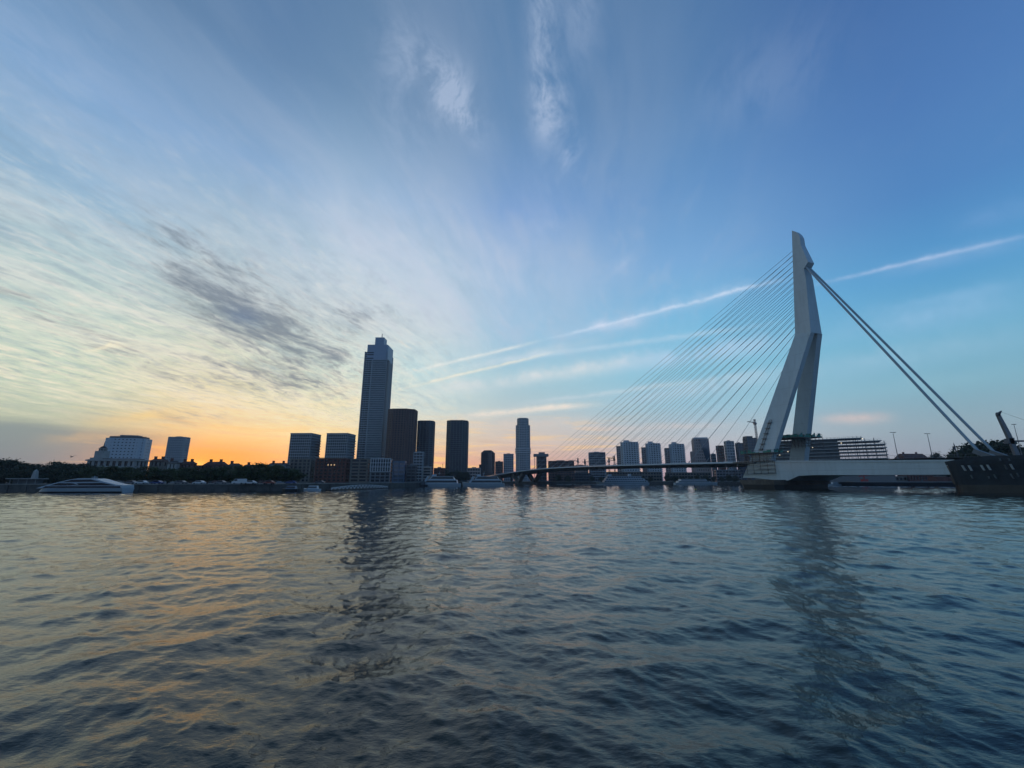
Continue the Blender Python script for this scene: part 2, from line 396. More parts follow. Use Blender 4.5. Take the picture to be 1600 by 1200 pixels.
def water():
    front = np.radians(np.linspace(-62, 62, 900)); rest = np.radians(np.linspace(62, 298, 120))[1:-1]
    ang = np.concatenate([front, rest]); na = len(ang)
    r = [2.2]
    while r[-1] < 9000: r.append(r[-1] + max(0.030, r[-1] * 0.0055 if r[-1] < 400 else r[-1] * 0.03))
    r = np.array(r); nr = len(r)
    A, Rr = np.meshgrid(ang, r)
    x = (Rr * np.sin(A)).ravel(); y = (Rr * np.cos(A)).ravel(); rr = Rr.ravel()
    z = np.zeros_like(x); ox = np.zeros_like(x); oy = np.zeros_like(x)
    for T, rot, f0, f1, ch in ((tile(171.0, 512, 2.4, 22, 0.45, WAVE[0], 3, 6.0), 0.3, 500, 1500, 1.25),
                               (tile(61.0, 512, 0.9, 3.2, 0.9, WAVE[1], 2), 1.1, 140, 420, 1.15),
                               (tile(19.0, 512, 0.16, 1.3, 0.6, WAVE[2], 1.5), 0.2, 45, 150, 1.1)):
        w = np.clip((f1 - rr) / (f1 - f0), 0, 1)
        h, a, b = samp(T, x, y, rot)
        z += h * w; ox += a * w * ch; oy += b * w * ch
    gust = 1.0
    co = np.stack([x + ox, y + oy, z], 1).astype(np.float32)
    co = np.vstack([co, np.array([[0, 0, 0]], np.float32)])
    I = np.arange(nr - 1)[:, None] * na; J = np.arange(na)[None, :]; J1 = (J + 1) % na
    q = np.stack([I + J, I + J1, I + na + J1, I + na + J], -1).reshape(-1, 4)[:, ::-1]
    c = len(co) - 1
    tri = np.stack([np.arange(na), np.full(na, c), (np.arange(na) + 1) % na], 1)[:, ::-1]
    me = bpy.data.meshes.new('river')
    me.vertices.add(len(co)); me.vertices.foreach_set('co', co.ravel())
    nl = q.size + tri.size
    me.loops.add(nl); me.loops.foreach_set('vertex_index', np.concatenate([q.ravel(), tri.ravel()]).astype(np.int32))
    me.polygons.add(len(q) + len(tri))
    st = np.concatenate([np.arange(len(q)) * 4, q.size + np.arange(len(tri)) * 3]).astype(np.int32)
    me.polygons.foreach_set('loop_start', st)
    me.polygons.foreach_set('use_smooth', np.ones(len(st), bool))
    me.update(calc_edges=True); me.validate()
    m = bpy.data.materials.new('river_water'); m.use_nodes = True; t = m.node_tree; E.nt = t
    b = t.nodes['Principled BSDF']
    b.inputs['Base Color'].default_value = (0.004, 0.014, 0.015, 1); b.inputs['Roughness'].default_value = 0.04; b.inputs['IOR'].default_value = 1.38; b.inputs['Specular Tint'].default_value = (1.0, 1.0, 0.84, 1)
    g = t.nodes.new('ShaderNodeTexCoord'); mp = t.nodes.new('ShaderNodeMapping'); t.links.new(g.outputs['Object'], mp.inputs[0])
    mp.inputs['Rotation'].default_value = (0, 0, R(20)); mp.inputs['Scale'].default_value = (0.75, 1.3, 1)
    n_a = noise(mp.outputs[0], 6.0, 4, 0.62); n_b = noise(mp.outputs[0], 1.0, 6, 0.68); n_c = noise(mp.outputs[0], 0.02, 3, 0.5)
    hgt = n_a * 0.030 + n_b * 0.06
    bp = t.nodes.new('ShaderNodeBump'); bp.inputs['Strength'].default_value = 0.42; bp.inputs['Distance'].default_value = 1.0
    t.links.new((hgt * (0.55 + n_c * 0.9)).s, bp.inputs['Height']); t.links.new(bp.outputs[0], b.inputs['Normal'])
    me.materials.append(m)
    o = bpy.data.objects.new('river', me); COL.objects.link(o); o['kind'] = 'structure'
WAVE = (0.034, 0.0185, 0.0100)
water()
#--SECTION-- land
GZ = 2.6
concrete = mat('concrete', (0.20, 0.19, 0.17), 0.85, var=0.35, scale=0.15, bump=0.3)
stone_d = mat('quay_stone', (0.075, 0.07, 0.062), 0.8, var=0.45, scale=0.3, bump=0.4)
paving = mat('paving', (0.06, 0.058, 0.052), 0.9, var=0.3, scale=0.2)
SH = [(-900, 148), (-200, 156), (0, 161), (270, 160), (470, 178), (560, 216), (655, 288)]
SH2 = [(668, 420), (700, 520), (780, 560), (900, 530), (1000, 480), (1160, 450), (1290, 388), (1490, 372), (1520, 300), (1512, 196)]
sh = [(xat(p, y, 0), y) for p, y in SH + SH2] + [(246, 168), (330, 150), (900, 120), (3500, 400), (3500, 4500), (-4500, 4500), (-4500, 60), (-900, 100)]
g = MB(); g.prism(sh, -2.0, GZ)
tag(g.build('ground', paving), kind='structure')
def qwall(pts, label):
    t = thing('quay_wall', (pts[0][0], pts[0][1], 0), label, 'quay wall')
    o = Vector((pts[0][0], pts[0][1], 0)); m = MB(); cp = MB()
    for a, b in zip(pts[:-1], pts[1:]):
        a = Vector((a[0], a[1], 0)) - o; b = Vector((b[0], b[1], 0)) - o
        d = (b - a).normalized(); n = Vector((d.y, -d.x, 0)) * 0.35
        m.extr([a + n + Vector((0, 0, -1.5)), b + n + Vector((0, 0, -1.5)), b + n + Vector((0, 0, GZ - .05)), a + n + Vector((0, 0, GZ - .05))], -n * 1.9)
        q = n * 1.5
        cp.extr([a + q + Vector((0, 0, GZ - .04)), b + q + Vector((0, 0, GZ - .04)), b + q + Vector((0, 0, GZ + .28)), a + q + Vector((0, 0, GZ + .28))], -n * 3.2)
        L = (b - a).length; k = 3.0
        while k < L:
            c = a + d * k; m.box(0, 0, 0, 0, 0, 0) if False else None
            m.tube(c + n * 1.3 + Vector((0, 0, -1)), c + n * 1.3 + Vector((0, 0, GZ - .3)), 0.16, 6); k += 7.0
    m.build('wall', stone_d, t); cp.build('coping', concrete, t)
qwall(sh[0:7], 'long dark stone quay wall running along the left river bank')
qwall(sh[6:10], 'short dark quay wall behind the two white tour boats')
qwall(sh[9:15], 'low dark quay wall of the far bank beyond the cable bridge')

# ------------------------------------------------------------------ buildings
W = {
 'white': mat('white_panel', (0.44, 0.47, 0.49), 0.6, var=0.08), 'grey': mat('grey_panel', (0.27, 0.30, 0.32), 0.65, var=0.1),
 'pale': mat('pale_stone', (0.30, 0.29, 0.27), 0.75, var=0.12), 'tower': mat('tower_concrete', (0.28, 0.31, 0.32), 0.6, var=0.08),
 'brown': mat('brown_brick', (0.12, 0.068, 0.055), 0.85, var=0.2), 'red': mat('red_brick', (0.13, 0.05, 0.035), 0.85, var=0.25),
 'dark': mat('dark_cladding', (0.07, 0.08, 0.09), 0.6, var=0.15), 'beige': mat('beige_brick', (0.16, 0.14, 0.115), 0.8, var=0.2),
 'blue': mat('blue_panel', (0.08, 0.13, 0.20), 0.4), 'pink': mat('pinkish_brick_and_lit_wall', (0.36, 0.28, 0.25), 0.8, var=0.15),
 'steel': mat('grey_steel', (0.15, 0.16, 0.17), 0.5), 'slate': mat('roof_slate', (0.035, 0.03, 0.03), 0.8, var=0.3),
 'tile': mat('roof_tile', (0.09, 0.035, 0.025), 0.8, var=0.3), 'crown': mat('crown_cladding', (0.26, 0.31, 0.38), 0.45, var=0.05)}
G = {'g': mat('window_glass', (0.012, 0.016, 0.022), 0.15, ior=1.45, var=0.8, scale=0.35), 'b': mat('blue_glass', (0.03, 0.06, 0.09), 0.1, ior=1.8, var=0.3, scale=0.2),
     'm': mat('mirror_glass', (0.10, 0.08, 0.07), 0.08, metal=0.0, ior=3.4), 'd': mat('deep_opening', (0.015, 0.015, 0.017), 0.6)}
LIT = mat('lit_window', (0.5, 0.35, 0.2), 0.5, emis=(1.0, 0.62, 0.3, 0.55))
LITW = mat('lamp_glow', (0.8, 0.8, 0.7), 0.5, emis=(1.0, 0.85, 0.6, 1.2))

def oct_(c):            # rectangle with cut corners, unit size
    return [(-.5 + c, -.5), (.5 - c, -.5), (.5, -.5 + c), (.5, .5 - c), (.5 - c, .5), (-.5 + c, .5), (-.5, .5 - c), (-.5, -.5 + c)]
RECT = [(-.5, -.5), (.5, -.5), (.5, .5), (-.5, .5)]
def fit(pl, pr, Y, yaw, asp, unit):
    c, s = math.cos(yaw), math.sin(yaw); w = 10.0; cx = xat((pl + pr) / 2, Y)
    for _ in range(12):
        ps = [proj((cx + (x * w) * c - (y * w * asp) * s, Y + (x * w) * s + (y * w * asp) * c, GZ))[0] for x, y in unit]
        a, b = min(ps), max(ps)
        w *= (pr - pl) / (b - a); cx += xat((pl + pr) / 2, Y) - xat((a + b) / 2, Y)
    return cx, w, w * asp
def shell(m, poly, z0, z1, nf, sp, bay, pw, out=0.06):
    """storey bands plus piers; returns nothing, adds to m. Windows come as rows between the bands."""
    h = (z1 - z0) / nf
    for k in range(nf):
        m.prism(poly, z0 + k * h, z0 + k * h + h * sp)
    m.prism(poly, z1, z1 + min(1.2, h * 0.4))
    if pw > 0:
        n = len(poly)
        for i in range(n):
            a, b = Vector(poly[i]), Vector(poly[(i + 1) % n]); L = (b - a).length
            if L < 0.5: continue
            d = (b - a) / L; nn = Vector((d.y, -d.x)); k = max(1, round(L / bay)) 
            for j in range(k + 1):
                c = a + d * min(max(L * j / k, pw / 2), L - pw / 2)
                q = [c - d * pw / 2 + nn * out, c + d * pw / 2 + nn * out, c + d * pw / 2 - nn * .5, c - d * pw / 2 - nn * .5]
                m.prism([(p.x, p.y) for p in q], z0 - .01, z1 + .02)
def inset(poly, t):
    n = len(poly); r = []
    for i in range(n):
        p0, p, p1 = Vector(poly[i - 1]), Vector(poly[i]), Vector(poly[(i + 1) % n])
        d0, d1 = (p - p0).normalized(), (p1 - p).normalized()
        n0, n1 = Vector((-d0.y, d0.x)), Vector((-d1.y, d1.x)); b = (n0 + n1); b = b / max(b.length_squared / 2, .1)
        q = p + b * t; r.append((q.x, q.y))
    return r
def block(root, poly, z0, z1, nf, sp, bay, pw, wall, glass, name='wall', rec=0.35, roof=None):
    m = MB(); shell(m, poly, z0, z1, nf, sp, bay, pw)
    wo_ = m.build(name, wall, root)
    h = (z1 - z0) / nf; ip = inset(poly, rec)
    for k in range(nf):
        MB().prism(ip, z0 + k * h + h * sp - .01, z0 + (k + 1) * h + .01).build('window_row', glass, root)
    if roof: MB().prism(inset(poly, .6), z1 + min(1.2, h * .4) - .05, z1 + min(1.2, h * .4) + .03).build('roof', roof, root)
    return wo_
def B(name, label, pl, pr, pt, Y, nf, wall='grey', glass='g', yaw=0.0, asp=0.8, unit=RECT, sp=.4, bay=3.6, pw=.7, cat='building', group=None, plant=True, z0=GZ):
    cx, w, d = fit(pl, pr, Y, yaw, asp, unit)
    z1 = zat(pt, Y - d * .45)
    t = thing(name, (cx, Y, z0), label, cat, yaw, group)
    poly = [(x * w, y * d) for x, y in unit]
    H = z1 - z0 - min(1.2, (z1 - z0) / nf * .4)
    block(t, poly, 0, H, nf, sp, bay, pw, W[wall], G[glass], roof=W['slate'])
    if plant:
        m = MB(); m.box(-w * .18, w * .14, -d * .12, d * .2, H, H + 2.2).box(w * .2, w * .28, 0, d * .1, H, H + 1.2); m.build('plant_room', W['steel'], t)
    return t, w, d, H, poly

# --- far left
t, w, d, H, poly = B('hospital_block', 'wide white block with cut corners and roof storey, left of the grey slab tower', 151, 226, 684.5, 520, 14, 'white', yaw=0.30, asp=.5, unit=oct_(.12), sp=.7, bay=4, pw=2.2, plant=False)
MB().prism(inset(poly, 2.5), H + 1, H + 3.4).build('roof_storey', W['dark'], t)
MB().prism([(-w*.2,-d*.25),(w*.25,-d*.25),(w*.25,d*.2),(-w*.2,d*.2)], H + 3.4, H + 5.2).build('plant_room', W['steel'], t)
m = MB()
for k in range(9): m.tube((-w * .4 + k * w * .1, 0, H + 3.3), (-w * .4 + k * w * .1, 0, H + 4.6 + (k * 37 % 5) * .5), .12, 5)
m.tube((-w*.4,0,H+4.4),(w*.4,0,H+4.4),.1,5); m.build('antenna_rail', W['steel'], t)
B('office_tower', 'plain grey slab tower standing alone just left of the setting sun', 250.5, 286.5, 682.5, 600, 18, 'grey', yaw=0.12, asp=.5, sp=.55, bay=2.6, pw=1.2)
t, w, d, H, poly = B('museum_building', 'long pale stone building with tall windows and a cupola turret', 129, 225, 717.5, 262, 3, 'pale', yaw=0.05, asp=.35, sp=.34, bay=3.4, pw=1.5, plant=False)
MB().prism(inset(poly, -.7), H + .2, H + 1.0).build('cornice', W['pale'], t)
m = MB(); a = -w / 2 + 3.2
m.box(a - 3, a + 4.2, -d / 2 + 1, -d / 2 + 8, H + 1.0, H + 2.2); m.box(a - 1.8, a + 3.0, -d / 2 + 2, -d / 2 + 6.8, H + 2.2, H + 6.2)
tw = m.build('turret', W['pale'], t)
m = MB(); cx_, cy_ = a + .6, -d / 2 + 4.4
for k in range(8):
    an = k * math.pi / 4; m.tube((cx_ + 1.7 * math.cos(an), cy_ + 1.7 * math.sin(an), H + 6.2), (cx_ + 1.7 * math.cos(an), cy_ + 1.7 * math.sin(an), H + 7.6), .28, 6)
m.tube((cx_, cy_, H + 6.2), (cx_, cy_, H + 7.6), 1.1, 10); m.tube((cx_, cy_, H + 7.6), (cx_, cy_, H + 7.9), 2.1, 12)
m.build('lantern', W['pale'], t)
m = MB(); zz = H + 7.9; rr = 1.7
for k in range(5):
    r2 = 1.7 * math.cos((k + 1) * .3); m.tube((cx_, cy_, zz), (cx_, cy_, zz + .32), rr, 12, r2); zz += .32; rr = r2
m.tube((cx_, cy_, zz - .1), (cx_, cy_, zz + 2.6), .22, 6, .04); m.build('dome', W['slate'], t)
MB().prism(inset(poly, 1.2), H + .9, H + 1.6).build('roof', W['tile'], t)

def house(label, pl, pr, pe, pt, Y, nf, wall, roofm='slate', chim=1, gable=False):
    cx, w, d = fit(pl, pr, Y, 0.04, .5, RECT); ze = zat(pe, Y - d / 2); zr = zat(pt, Y)
    t = thing('town_house', (cx, Y, GZ), label, 'house', 0.04, 'houses along the left quay')
    H = ze - GZ; poly = [(x * w, y * d) for x, y in RECT]
    block(t, poly, 0, H - .4, nf, .42, 3.0, 1.2, W[wall], G['g'])
    m = MB(); e = .5
    z2 = zr - GZ
    m.add([(-w / 2 - e, -d / 2 - e, H), (w / 2 + e, -d / 2 - e, H), (w / 2 + e, d / 2 + e, H), (-w / 2 - e, d / 2 + e, H), (-w / 2 + 1, -d * .1, z2), (w / 2 - 1, -d * .1, z2), (w / 2 - 1, d * .1, z2), (-w / 2 + 1, d * .1, z2)],
          [(0, 3, 2, 1), (0, 1, 5, 4), (1, 2, 6, 5), (2, 3, 7, 6), (3, 0, 4, 7), (4, 5, 6, 7)])
    r = m.build('roof', W[roofm], t)
    for k in range(chim):
        x = -w * .3 + k * w * .55
        MB().box(x - .6, x + .6, -.5, .5, z2 - 1.2, z2 + 1.3).box(x - .7, x + .7, -.6, .6, z2 + 1.3, z2 + 1.5).build('chimney', W['red'], r)
    MB().box(-.7, .7, -d / 2 - .07, -d / 2 + .3, 0.0, 2.4).build('door', W['dark'], t)
    return t
house('pale rendered quay house with dark red roof, right beside the turreted museum', 228, 257, 721, 717, 265, 3, 'beige', 'tile', 2)
house('white-fronted narrow quay house below the grey slab tower', 257, 276, 724, 720, 258, 3, 'pale', 'slate', 1)
house('dark brick quay house with one chimney against the sunset glow', 276, 303, 725, 721, 262, 3, 'brown', 'tile', 2)
house('low brown quay house right under the sun where the roofline dips', 303, 314, 729, 727, 262, 3, 'brown', 'slate', 0)
house('wide dark quay house with long flat-topped roof right of the setting sun', 314, 352, 727, 721.5, 265, 3, 'brown', 'tile', 2)
house('beige quay house with pale window surrounds, midway between the sun and the twin blocks', 352, 374, 728, 724, 260, 3, 'beige', 'slate', 1)
house('dark low quay house behind the densest trees of the row', 374, 414, 731, 726, 270, 3, 'brown', 'slate', 1)
house('long pale-topped low house left of the brick apartment row', 414, 450, 728, 723.5, 290, 3, 'grey', 'slate', 2)
# apartment row
B('apartment_building', 'grey-brown apartment building at the left end of the brick quay row', 449, 489, 716.5, 300, 7, 'beige', asp=.4, sp=.4, bay=3.2, pw=1.1, plant=False, group='apartment row on the quay')
t, w, d, H, poly = B('apartment_building', 'dark red brick apartment building with three small lit windows', 489.5, 545, 716, 300, 7, 'red', asp=.35, sp=.42, bay=3.2, pw=1.2, plant=False, group='apartment row on the quay')
for k in (-.08, .02, .12): MB().box(w * k - .35, w * k + .35, -d / 2 - .12, -d / 2 + .1, H * .74, H * .74 + .9).build('lit_window', LIT, t)
MB().box(-w * .5, w * .5, -d / 2 - .6, -d / 2 + 1, H + 1.0, H + 1.35).build('roof_edge', W['pale'], t)
B('apartment_building', 'brown-grey apartment building with wide balcony bands, right of the red brick one', 545.5, 577, 716.5, 300, 7, 'beige', asp=.45, sp=.45, bay=8, pw=1.0, plant=False, group='apartment row on the quay')
t, w, d, H, poly = B('apartment_building', 'dark apartment building with a white gridded top front', 577.5, 612, 716.8, 298, 7, 'steel', asp=.4, sp=.3, bay=3.6, pw=.6, plant=False, group='apartment row on the quay')
m = MB()
for k in range(9): x = -w / 2 + k * w / 8; m.box(x - .14, x + .14, -d / 2 - .7, -d / 2 - .3, H * .5, H + 1.2)
for k in range(4): z = H * .5 + k * (H * .5 + 1.0) / 3; m.box(-w / 2 - .15, w / 2 + .15, -d / 2 - .73, -d / 2 - .28, z - .14, z + .14)
m.build('front_grid', mat('white_frame', (0.6, 0.62, 0.64), .5), t)
B('apartment_building', 'blue glass-fronted office with pale bands at the right of the quay row', 612.5, 633.5, 720, 298, 5, 'blue', 'b', asp=.5, sp=.25, bay=4, pw=.3, plant=False, group='apartment row on the quay')
t, w, d, H, poly = B('office_building', 'dark low office beside the blue glass-fronted one, at the quay corner', 634, 651, 727, 300, 5, 'dark', asp=.6, sp=.4, bay=3, pw=.5)
B('office_building', 'slim pale grey office block between the brown tower and dark tower', 644, 661, 706, 420, 10, 'grey', asp=.8, sp=.35, bay=3, pw=.4)
B('office_building', 'small low pale-fronted office left of the moored tour boats', 660, 674, 729, 410, 5, 'pale', asp=.8, sp=.3, bay=5, pw=.4)
# twin blocks
for pl, pr, lab in ((445.5, 494.5, 'left one of the two identical square gridded tower blocks'), (503.5, 550, 'right one of the two identical square gridded tower blocks, beside the tallest tower')):
    t, w, d, H, poly = B('tower_block', lab, pl, pr, 678, 520, 17, 'tower', yaw=-0.05, asp=.9, sp=.3, bay=2.7, pw=.55, group='twin tower blocks', plant=False)
    MB().prism(inset(poly, -.25), H + 1.3, H + 2.2).build('roof_edge', W['pale'], t)
    for k in range(1, 16):
        MB().box(w / 2 + .12, w / 2 + 1.5, -d * .05, d * .45, H * k / 17, H * k / 17 + 1.1).build('balcony', W['tower'], t)
# tallest tower
cx, w, d = fit(554, 602, 593, 0.0, .95, RECT)
t = thing('skyscraper', (cx, 593, GZ), 'tallest slender grey-blue skyscraper with stepped crown and thin mast', 'skyscraper')
H1, H2, H3, H4 = (zat(p, 593 - d * .45) - GZ for p in (550, 539, 526, 518))
poly = [(x * w, y * d) for x, y in RECT]
core = [(-w / 2 + 1.6, -d / 2), (w / 2, -d / 2), (w / 2, d / 2), (-w / 2 + 1.6, d / 2)]
m = MB(); NF = 58; h = H1 / NF
for k in range(NF): m.prism(poly, k * h, k * h + h * .42)
for x0, x1 in ((-.5, -.47), (-.40, -.385), (-.31, -.295), (-.17, -.155), (-.14, -.125)): m.box(x0 * w, x1 * w, -d / 2 - .12, -d / 2 + .6, 0, H1)
x = -.15 * w
while x < w * .5: m.box(x - .28, x + .28, -d / 2 - .15, -d / 2 + .6, 0, H1); x += 1.45
y = -d / 2
while y < d * .5 + .01: m.box(w / 2 - .6, w / 2 + .12, y - .4, y + .4, 0, H1); m.box(-w / 2 - .12, -w / 2 + .6, y - .4, y + .4, 0, H1); y += d / 9
m.box(-w / 2, w / 2, d / 2 - .6, d / 2 + .1, 0, H1)
m.build('wall', W['tower'], t)
ip = inset(poly, .8)
for k in range(NF): MB().prism(ip, k * h + h * .42 - .01, (k + 1) * h + .01).build('window_row', G['g'], t)
for k in range(3, NF - 3): MB().box(w / 2 - .02, w / 2 + 1.5, -d * .46, -d * .12, k * h, k * h + 1.3).build('balcony', W['tower'], t) if k % 1 == 0 else None
p2 = [(-w * .40, -d * .505), (w * .47, -d * .505), (w * .505, -d * .40), (w * .505, d * .4), (-w * .40, d * .4)]
MB().prism(p2, H1 - 12, H2).build('crown', W['crown'], t)
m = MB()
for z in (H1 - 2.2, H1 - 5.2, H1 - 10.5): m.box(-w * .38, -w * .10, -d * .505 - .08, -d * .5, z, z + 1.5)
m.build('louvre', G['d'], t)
MB().box(-w * .13, w * .27, -d * .35, d * .1, H2, H3).build('crown_top', W['crown'], t)
MB().tube((w * .09, -d * .1, H3), (w * .09, -d * .1, H4), .8, 6, .5).build('mast', W['steel'], t)
# brown and dark towers
B('apartment_tower', 'brown brick apartment tower with cut corners joined to the foot of the tallest skyscraper', 599, 647.5, 638.5, 560, 31, 'brown', asp=.8, unit=[(-.5, -.3), (-.28, -.5), (.24, -.5), (.3, -.42), (.5, -.3), (.5, .3), (.3, .5), (-.3, .5), (-.5, .3)], sp=.46, bay=4, pw=1.6, cat='apartment tower')
B('apartment_tower', 'dark apartment tower with horizontal bands, immediately right of the brown brick tower', 648, 676.5, 657, 600, 29, 'dark', asp=.9, unit=oct_(.2), sp=.42, bay=5, pw=1.0, cat='apartment tower')
B('apartment_tower', 'free-standing dark apartment tower with ribbed front, behind the moored tour boats', 695, 730.5, 656.5, 640, 31, 'dark', asp=.9, unit=oct_(.22), sp=.42, bay=4, pw=.9, cat='apartment tower')
B('low_building', 'low reddish building filling the gap between the two dark towers', 677, 695, 731, 500, 5, 'red', asp=.6)
B('low_building', 'low grey building right of the free-standing dark tower', 730, 751, 731, 560, 4, 'pink', asp=.6)
# centre skyline
t, w, d, H, poly = B('office_tower', 'stepped dark office tower with a hipped top, left of the slim grey slab', 751, 773, 707, 700, 15, 'brown', 'b', yaw=-.2, asp=.9, sp=.35, plant=False)
MB().prism(poly, H + .8, H + 5, inset(poly, 4)).build('hipped_roof', W['slate'], t)
MB().box(-w / 2 - 3.6, -w / 2, -d * .4, d * .3, 0, H * .6).build('side_wing', W['brown'], t)
B('low_building', 'low dark block between the stepped tower and slim grey slab', 773.5, 786, 721, 680, 8, 'brown', asp=.8)
B('office_tower', 'slim plain blue-grey slab left of the round-topped skyscraper', 786.5, 802.5, 709, 800, 12, 'grey', 'b', asp=.7, sp=.3)
t, w, d, H, poly = B('skyscraper', 'grey glass skyscraper with rounded crown and a projecting belt, alone in the centre', 806, 829, 664, 950, 32, 'tower', 'b', asp=1, unit=oct_(.25), sp=.35, bay=4, pw=1.0, cat='skyscraper', plant=False)
p3 = inset(poly, 3.0)
block(t, p3, H + .5, H + 15, 4, .3, 3, .7, W['tower'], G['b'], name='crown')
MB().prism(inset(poly, 4.5), H + 15, H + 17.5).build('plant_room', W['steel'], t)
for k in range(3): MB().prism(inset(poly, -1.7), H * .50 + k * 4.2, H * .50 + k * 4.2 + 1.6).build('belt_ledge', W['white'], t)
t, w, d, H, poly = B('office_building', 'dark block capped by a wide overhanging top storey on struts', 839, 854.5, 713, 600, 6, 'dark', asp=.8, plant=False)
MB().box(-w * .85, w * .72, -d * .6, d * .6, H + 1, H + 4.5).build('top_storey', W['steel'], t)
MB().box(-w * .3, w * .35, -d * .3, d * .3, H + 4.5, H + 7).build('plant_room', W['steel'], t)
for x in (-.78, -.6): MB().box(w * x - .3, w * x + .3, -d * .5, -d * .4, 0, H + 1).build('strut', W['steel'], t)
B('low_building', 'low dark block with a small red roof house, left above the bridge deck', 857, 898, 720, 575, 8, 'brown', asp=.4)
B('low_building', 'pinkish low blocks seen between the cables left of the square dark office', 898, 920, 727, 640, 5, 'pink', asp=.5)
B('office_building', 'square dark glass office left of the three stepped white towers', 921, 948, 706.5, 620, 12, 'grey', 'g', yaw=-.12, asp=.7, sp=.25, bay=2.6, pw=.35)
B('low_building', 'long low building under the bridge deck in front of the white towers', 948, 1035, 737, 560, 3, 'beige', asp=.15, plant=False)
def step_tower(pl, pr, plw, pt, pw_, lab):
    t, w, d, H, poly = B('apartment_tower', lab, pl, pr, pt, 640, 20, 'white', yaw=-.25, asp=.7, unit=[(-.5, -.32), (-.36, -.5), (.5, -.5), (.5, .5), (-.5, .5)], sp=.5, bay=3.4, pw=1.5, cat='apartment tower', group='stepped white towers')
    MB().box(-w * .32, w * .0, -d * .3, d * .2, H + 1.2, H + 4).build('roof_house', W['white'], t)
    x = -w / 2 - (pl - plw) / 679 * 640; hw = zat(pw_, 640) - GZ
    block(t, [(x, -d * .2), (-w / 2 - .1, -d * .2), (-w / 2 - .1, d * .5), (x, d * .5)], 0, hw - 1, 17, .5, 3, 1.2, W['pink'], G['g'], name='side_wing')  # pink wall colour puts the pinkish light on the left wing into paint
    m = MB()
    for k in range(1, 20): m.box(w * .5, w * .5 + 1.3, -d * .3, d * .3, H * k / 20, H * k / 20 + 1.1)
    m.build('balcony', W['white'], t)
step_tower(972.5, 1001, 966, 690.5, 697, 'stepped white apartment tower, first of three, right of the dark square office')
step_tower(1012, 1036, 1005.5, 692.5, 699, 'stepped white apartment tower, middle of the three behind the cables')
step_tower(1049, 1074, 1042, 693.5, 700, 'stepped white apartment tower, third of three, beside the one with a glass wedge')
t, w, d, H, poly = B('office_tower', 'white office tower with a dark slanting glass wedge down its front', 1086, 1114, 685.5, 620, 14, 'pink', yaw=-.2, asp=.7, sp=.62, bay=3, pw=1.6, plant=False)
m = MB(); m.extr([(-w * .14, -d / 2 - .25, H), (w * .49, -d / 2 - .25, H), (w * .49, -d / 2 - .25, H * .32), (w * .25, -d / 2 - .25, H * .45)], (0, -.5, 0)); m.build('glass_wedge', G['b'], t)
MB().prism(inset(poly, 1), H + 1, H + 3.2).build('parapet', W['white'], t)
MB().box(-w / 2 - 3.6, -w / 2, -d * .3, d * .4, 0, H * .72).build('side_wing', W['pink'], t)
B('low_building', 'small grey block right of the glass wedge tower', 1114.5, 1123, 709, 600, 9, 'steel', asp=.8)
B('office_tower', 'reddish tower whose glass side glows orange with the sunset', 1124, 1137, 696, 560, 11, 'red', 'm', yaw=-.05, asp=.9, sp=.15, bay=5, pw=.5, plant=False)
B('office_tower', 'flat blue-grey tower in front of the pylon foot, right of the orange-lit glass', 1137.5, 1154, 689, 545, 14, 'tower', 'b', asp=.6, sp=.35)
B('office_tower', 'dark glass block just left of the bridge pylon', 1155, 1168, 692, 560, 13, 'dark', 'b', asp=.8, sp=.3)
t, w, d, H, poly = B('office_tower', 'stepped dark tower half hidden behind the leaning pylon leg', 1168, 1192, 684, 570, 15, 'dark', 'b', asp=.8, sp=.3)
MB().box(-w * .5, w * .1, -d * .4, d * .4, H + 1, H + 3.5).build('roof_house', W['dark'], t)
B('low_building', 'low pale riverside building under the bridge behind the moored white boat', 1040, 1112, 738, 520, 3, 'beige', asp=.12, plant=False)
B('low_building', 'low dark riverside building under the deck beside the pylon pier', 1116, 1160, 734, 520, 4, 'steel', asp=.25, plant=False)
B('low_building', 'low dark building under the bridge deck left of the river cruise ship', 862, 925, 739, 600, 3, 'dark', asp=.2, plant=False)
B('low_building', 'low terrace seen through the gap under the white bridge girder', 1290, 1480, 744, 400, 1, 'beige', asp=.08, plant=False)
# houses right of the scaffolded block
t = house('row of dark red-roofed houses above the girder between two lamp posts', 1404, 1460, 717, 709, 400, 4, 'red', 'tile', 2)
t.name = 'row_house'; t['group'] = ''; del t['group']
B('low_building', 'distant low skyline block above the girder left of the dark pier', 1460, 1500, 716, 420, 6, 'dark', asp=.2)

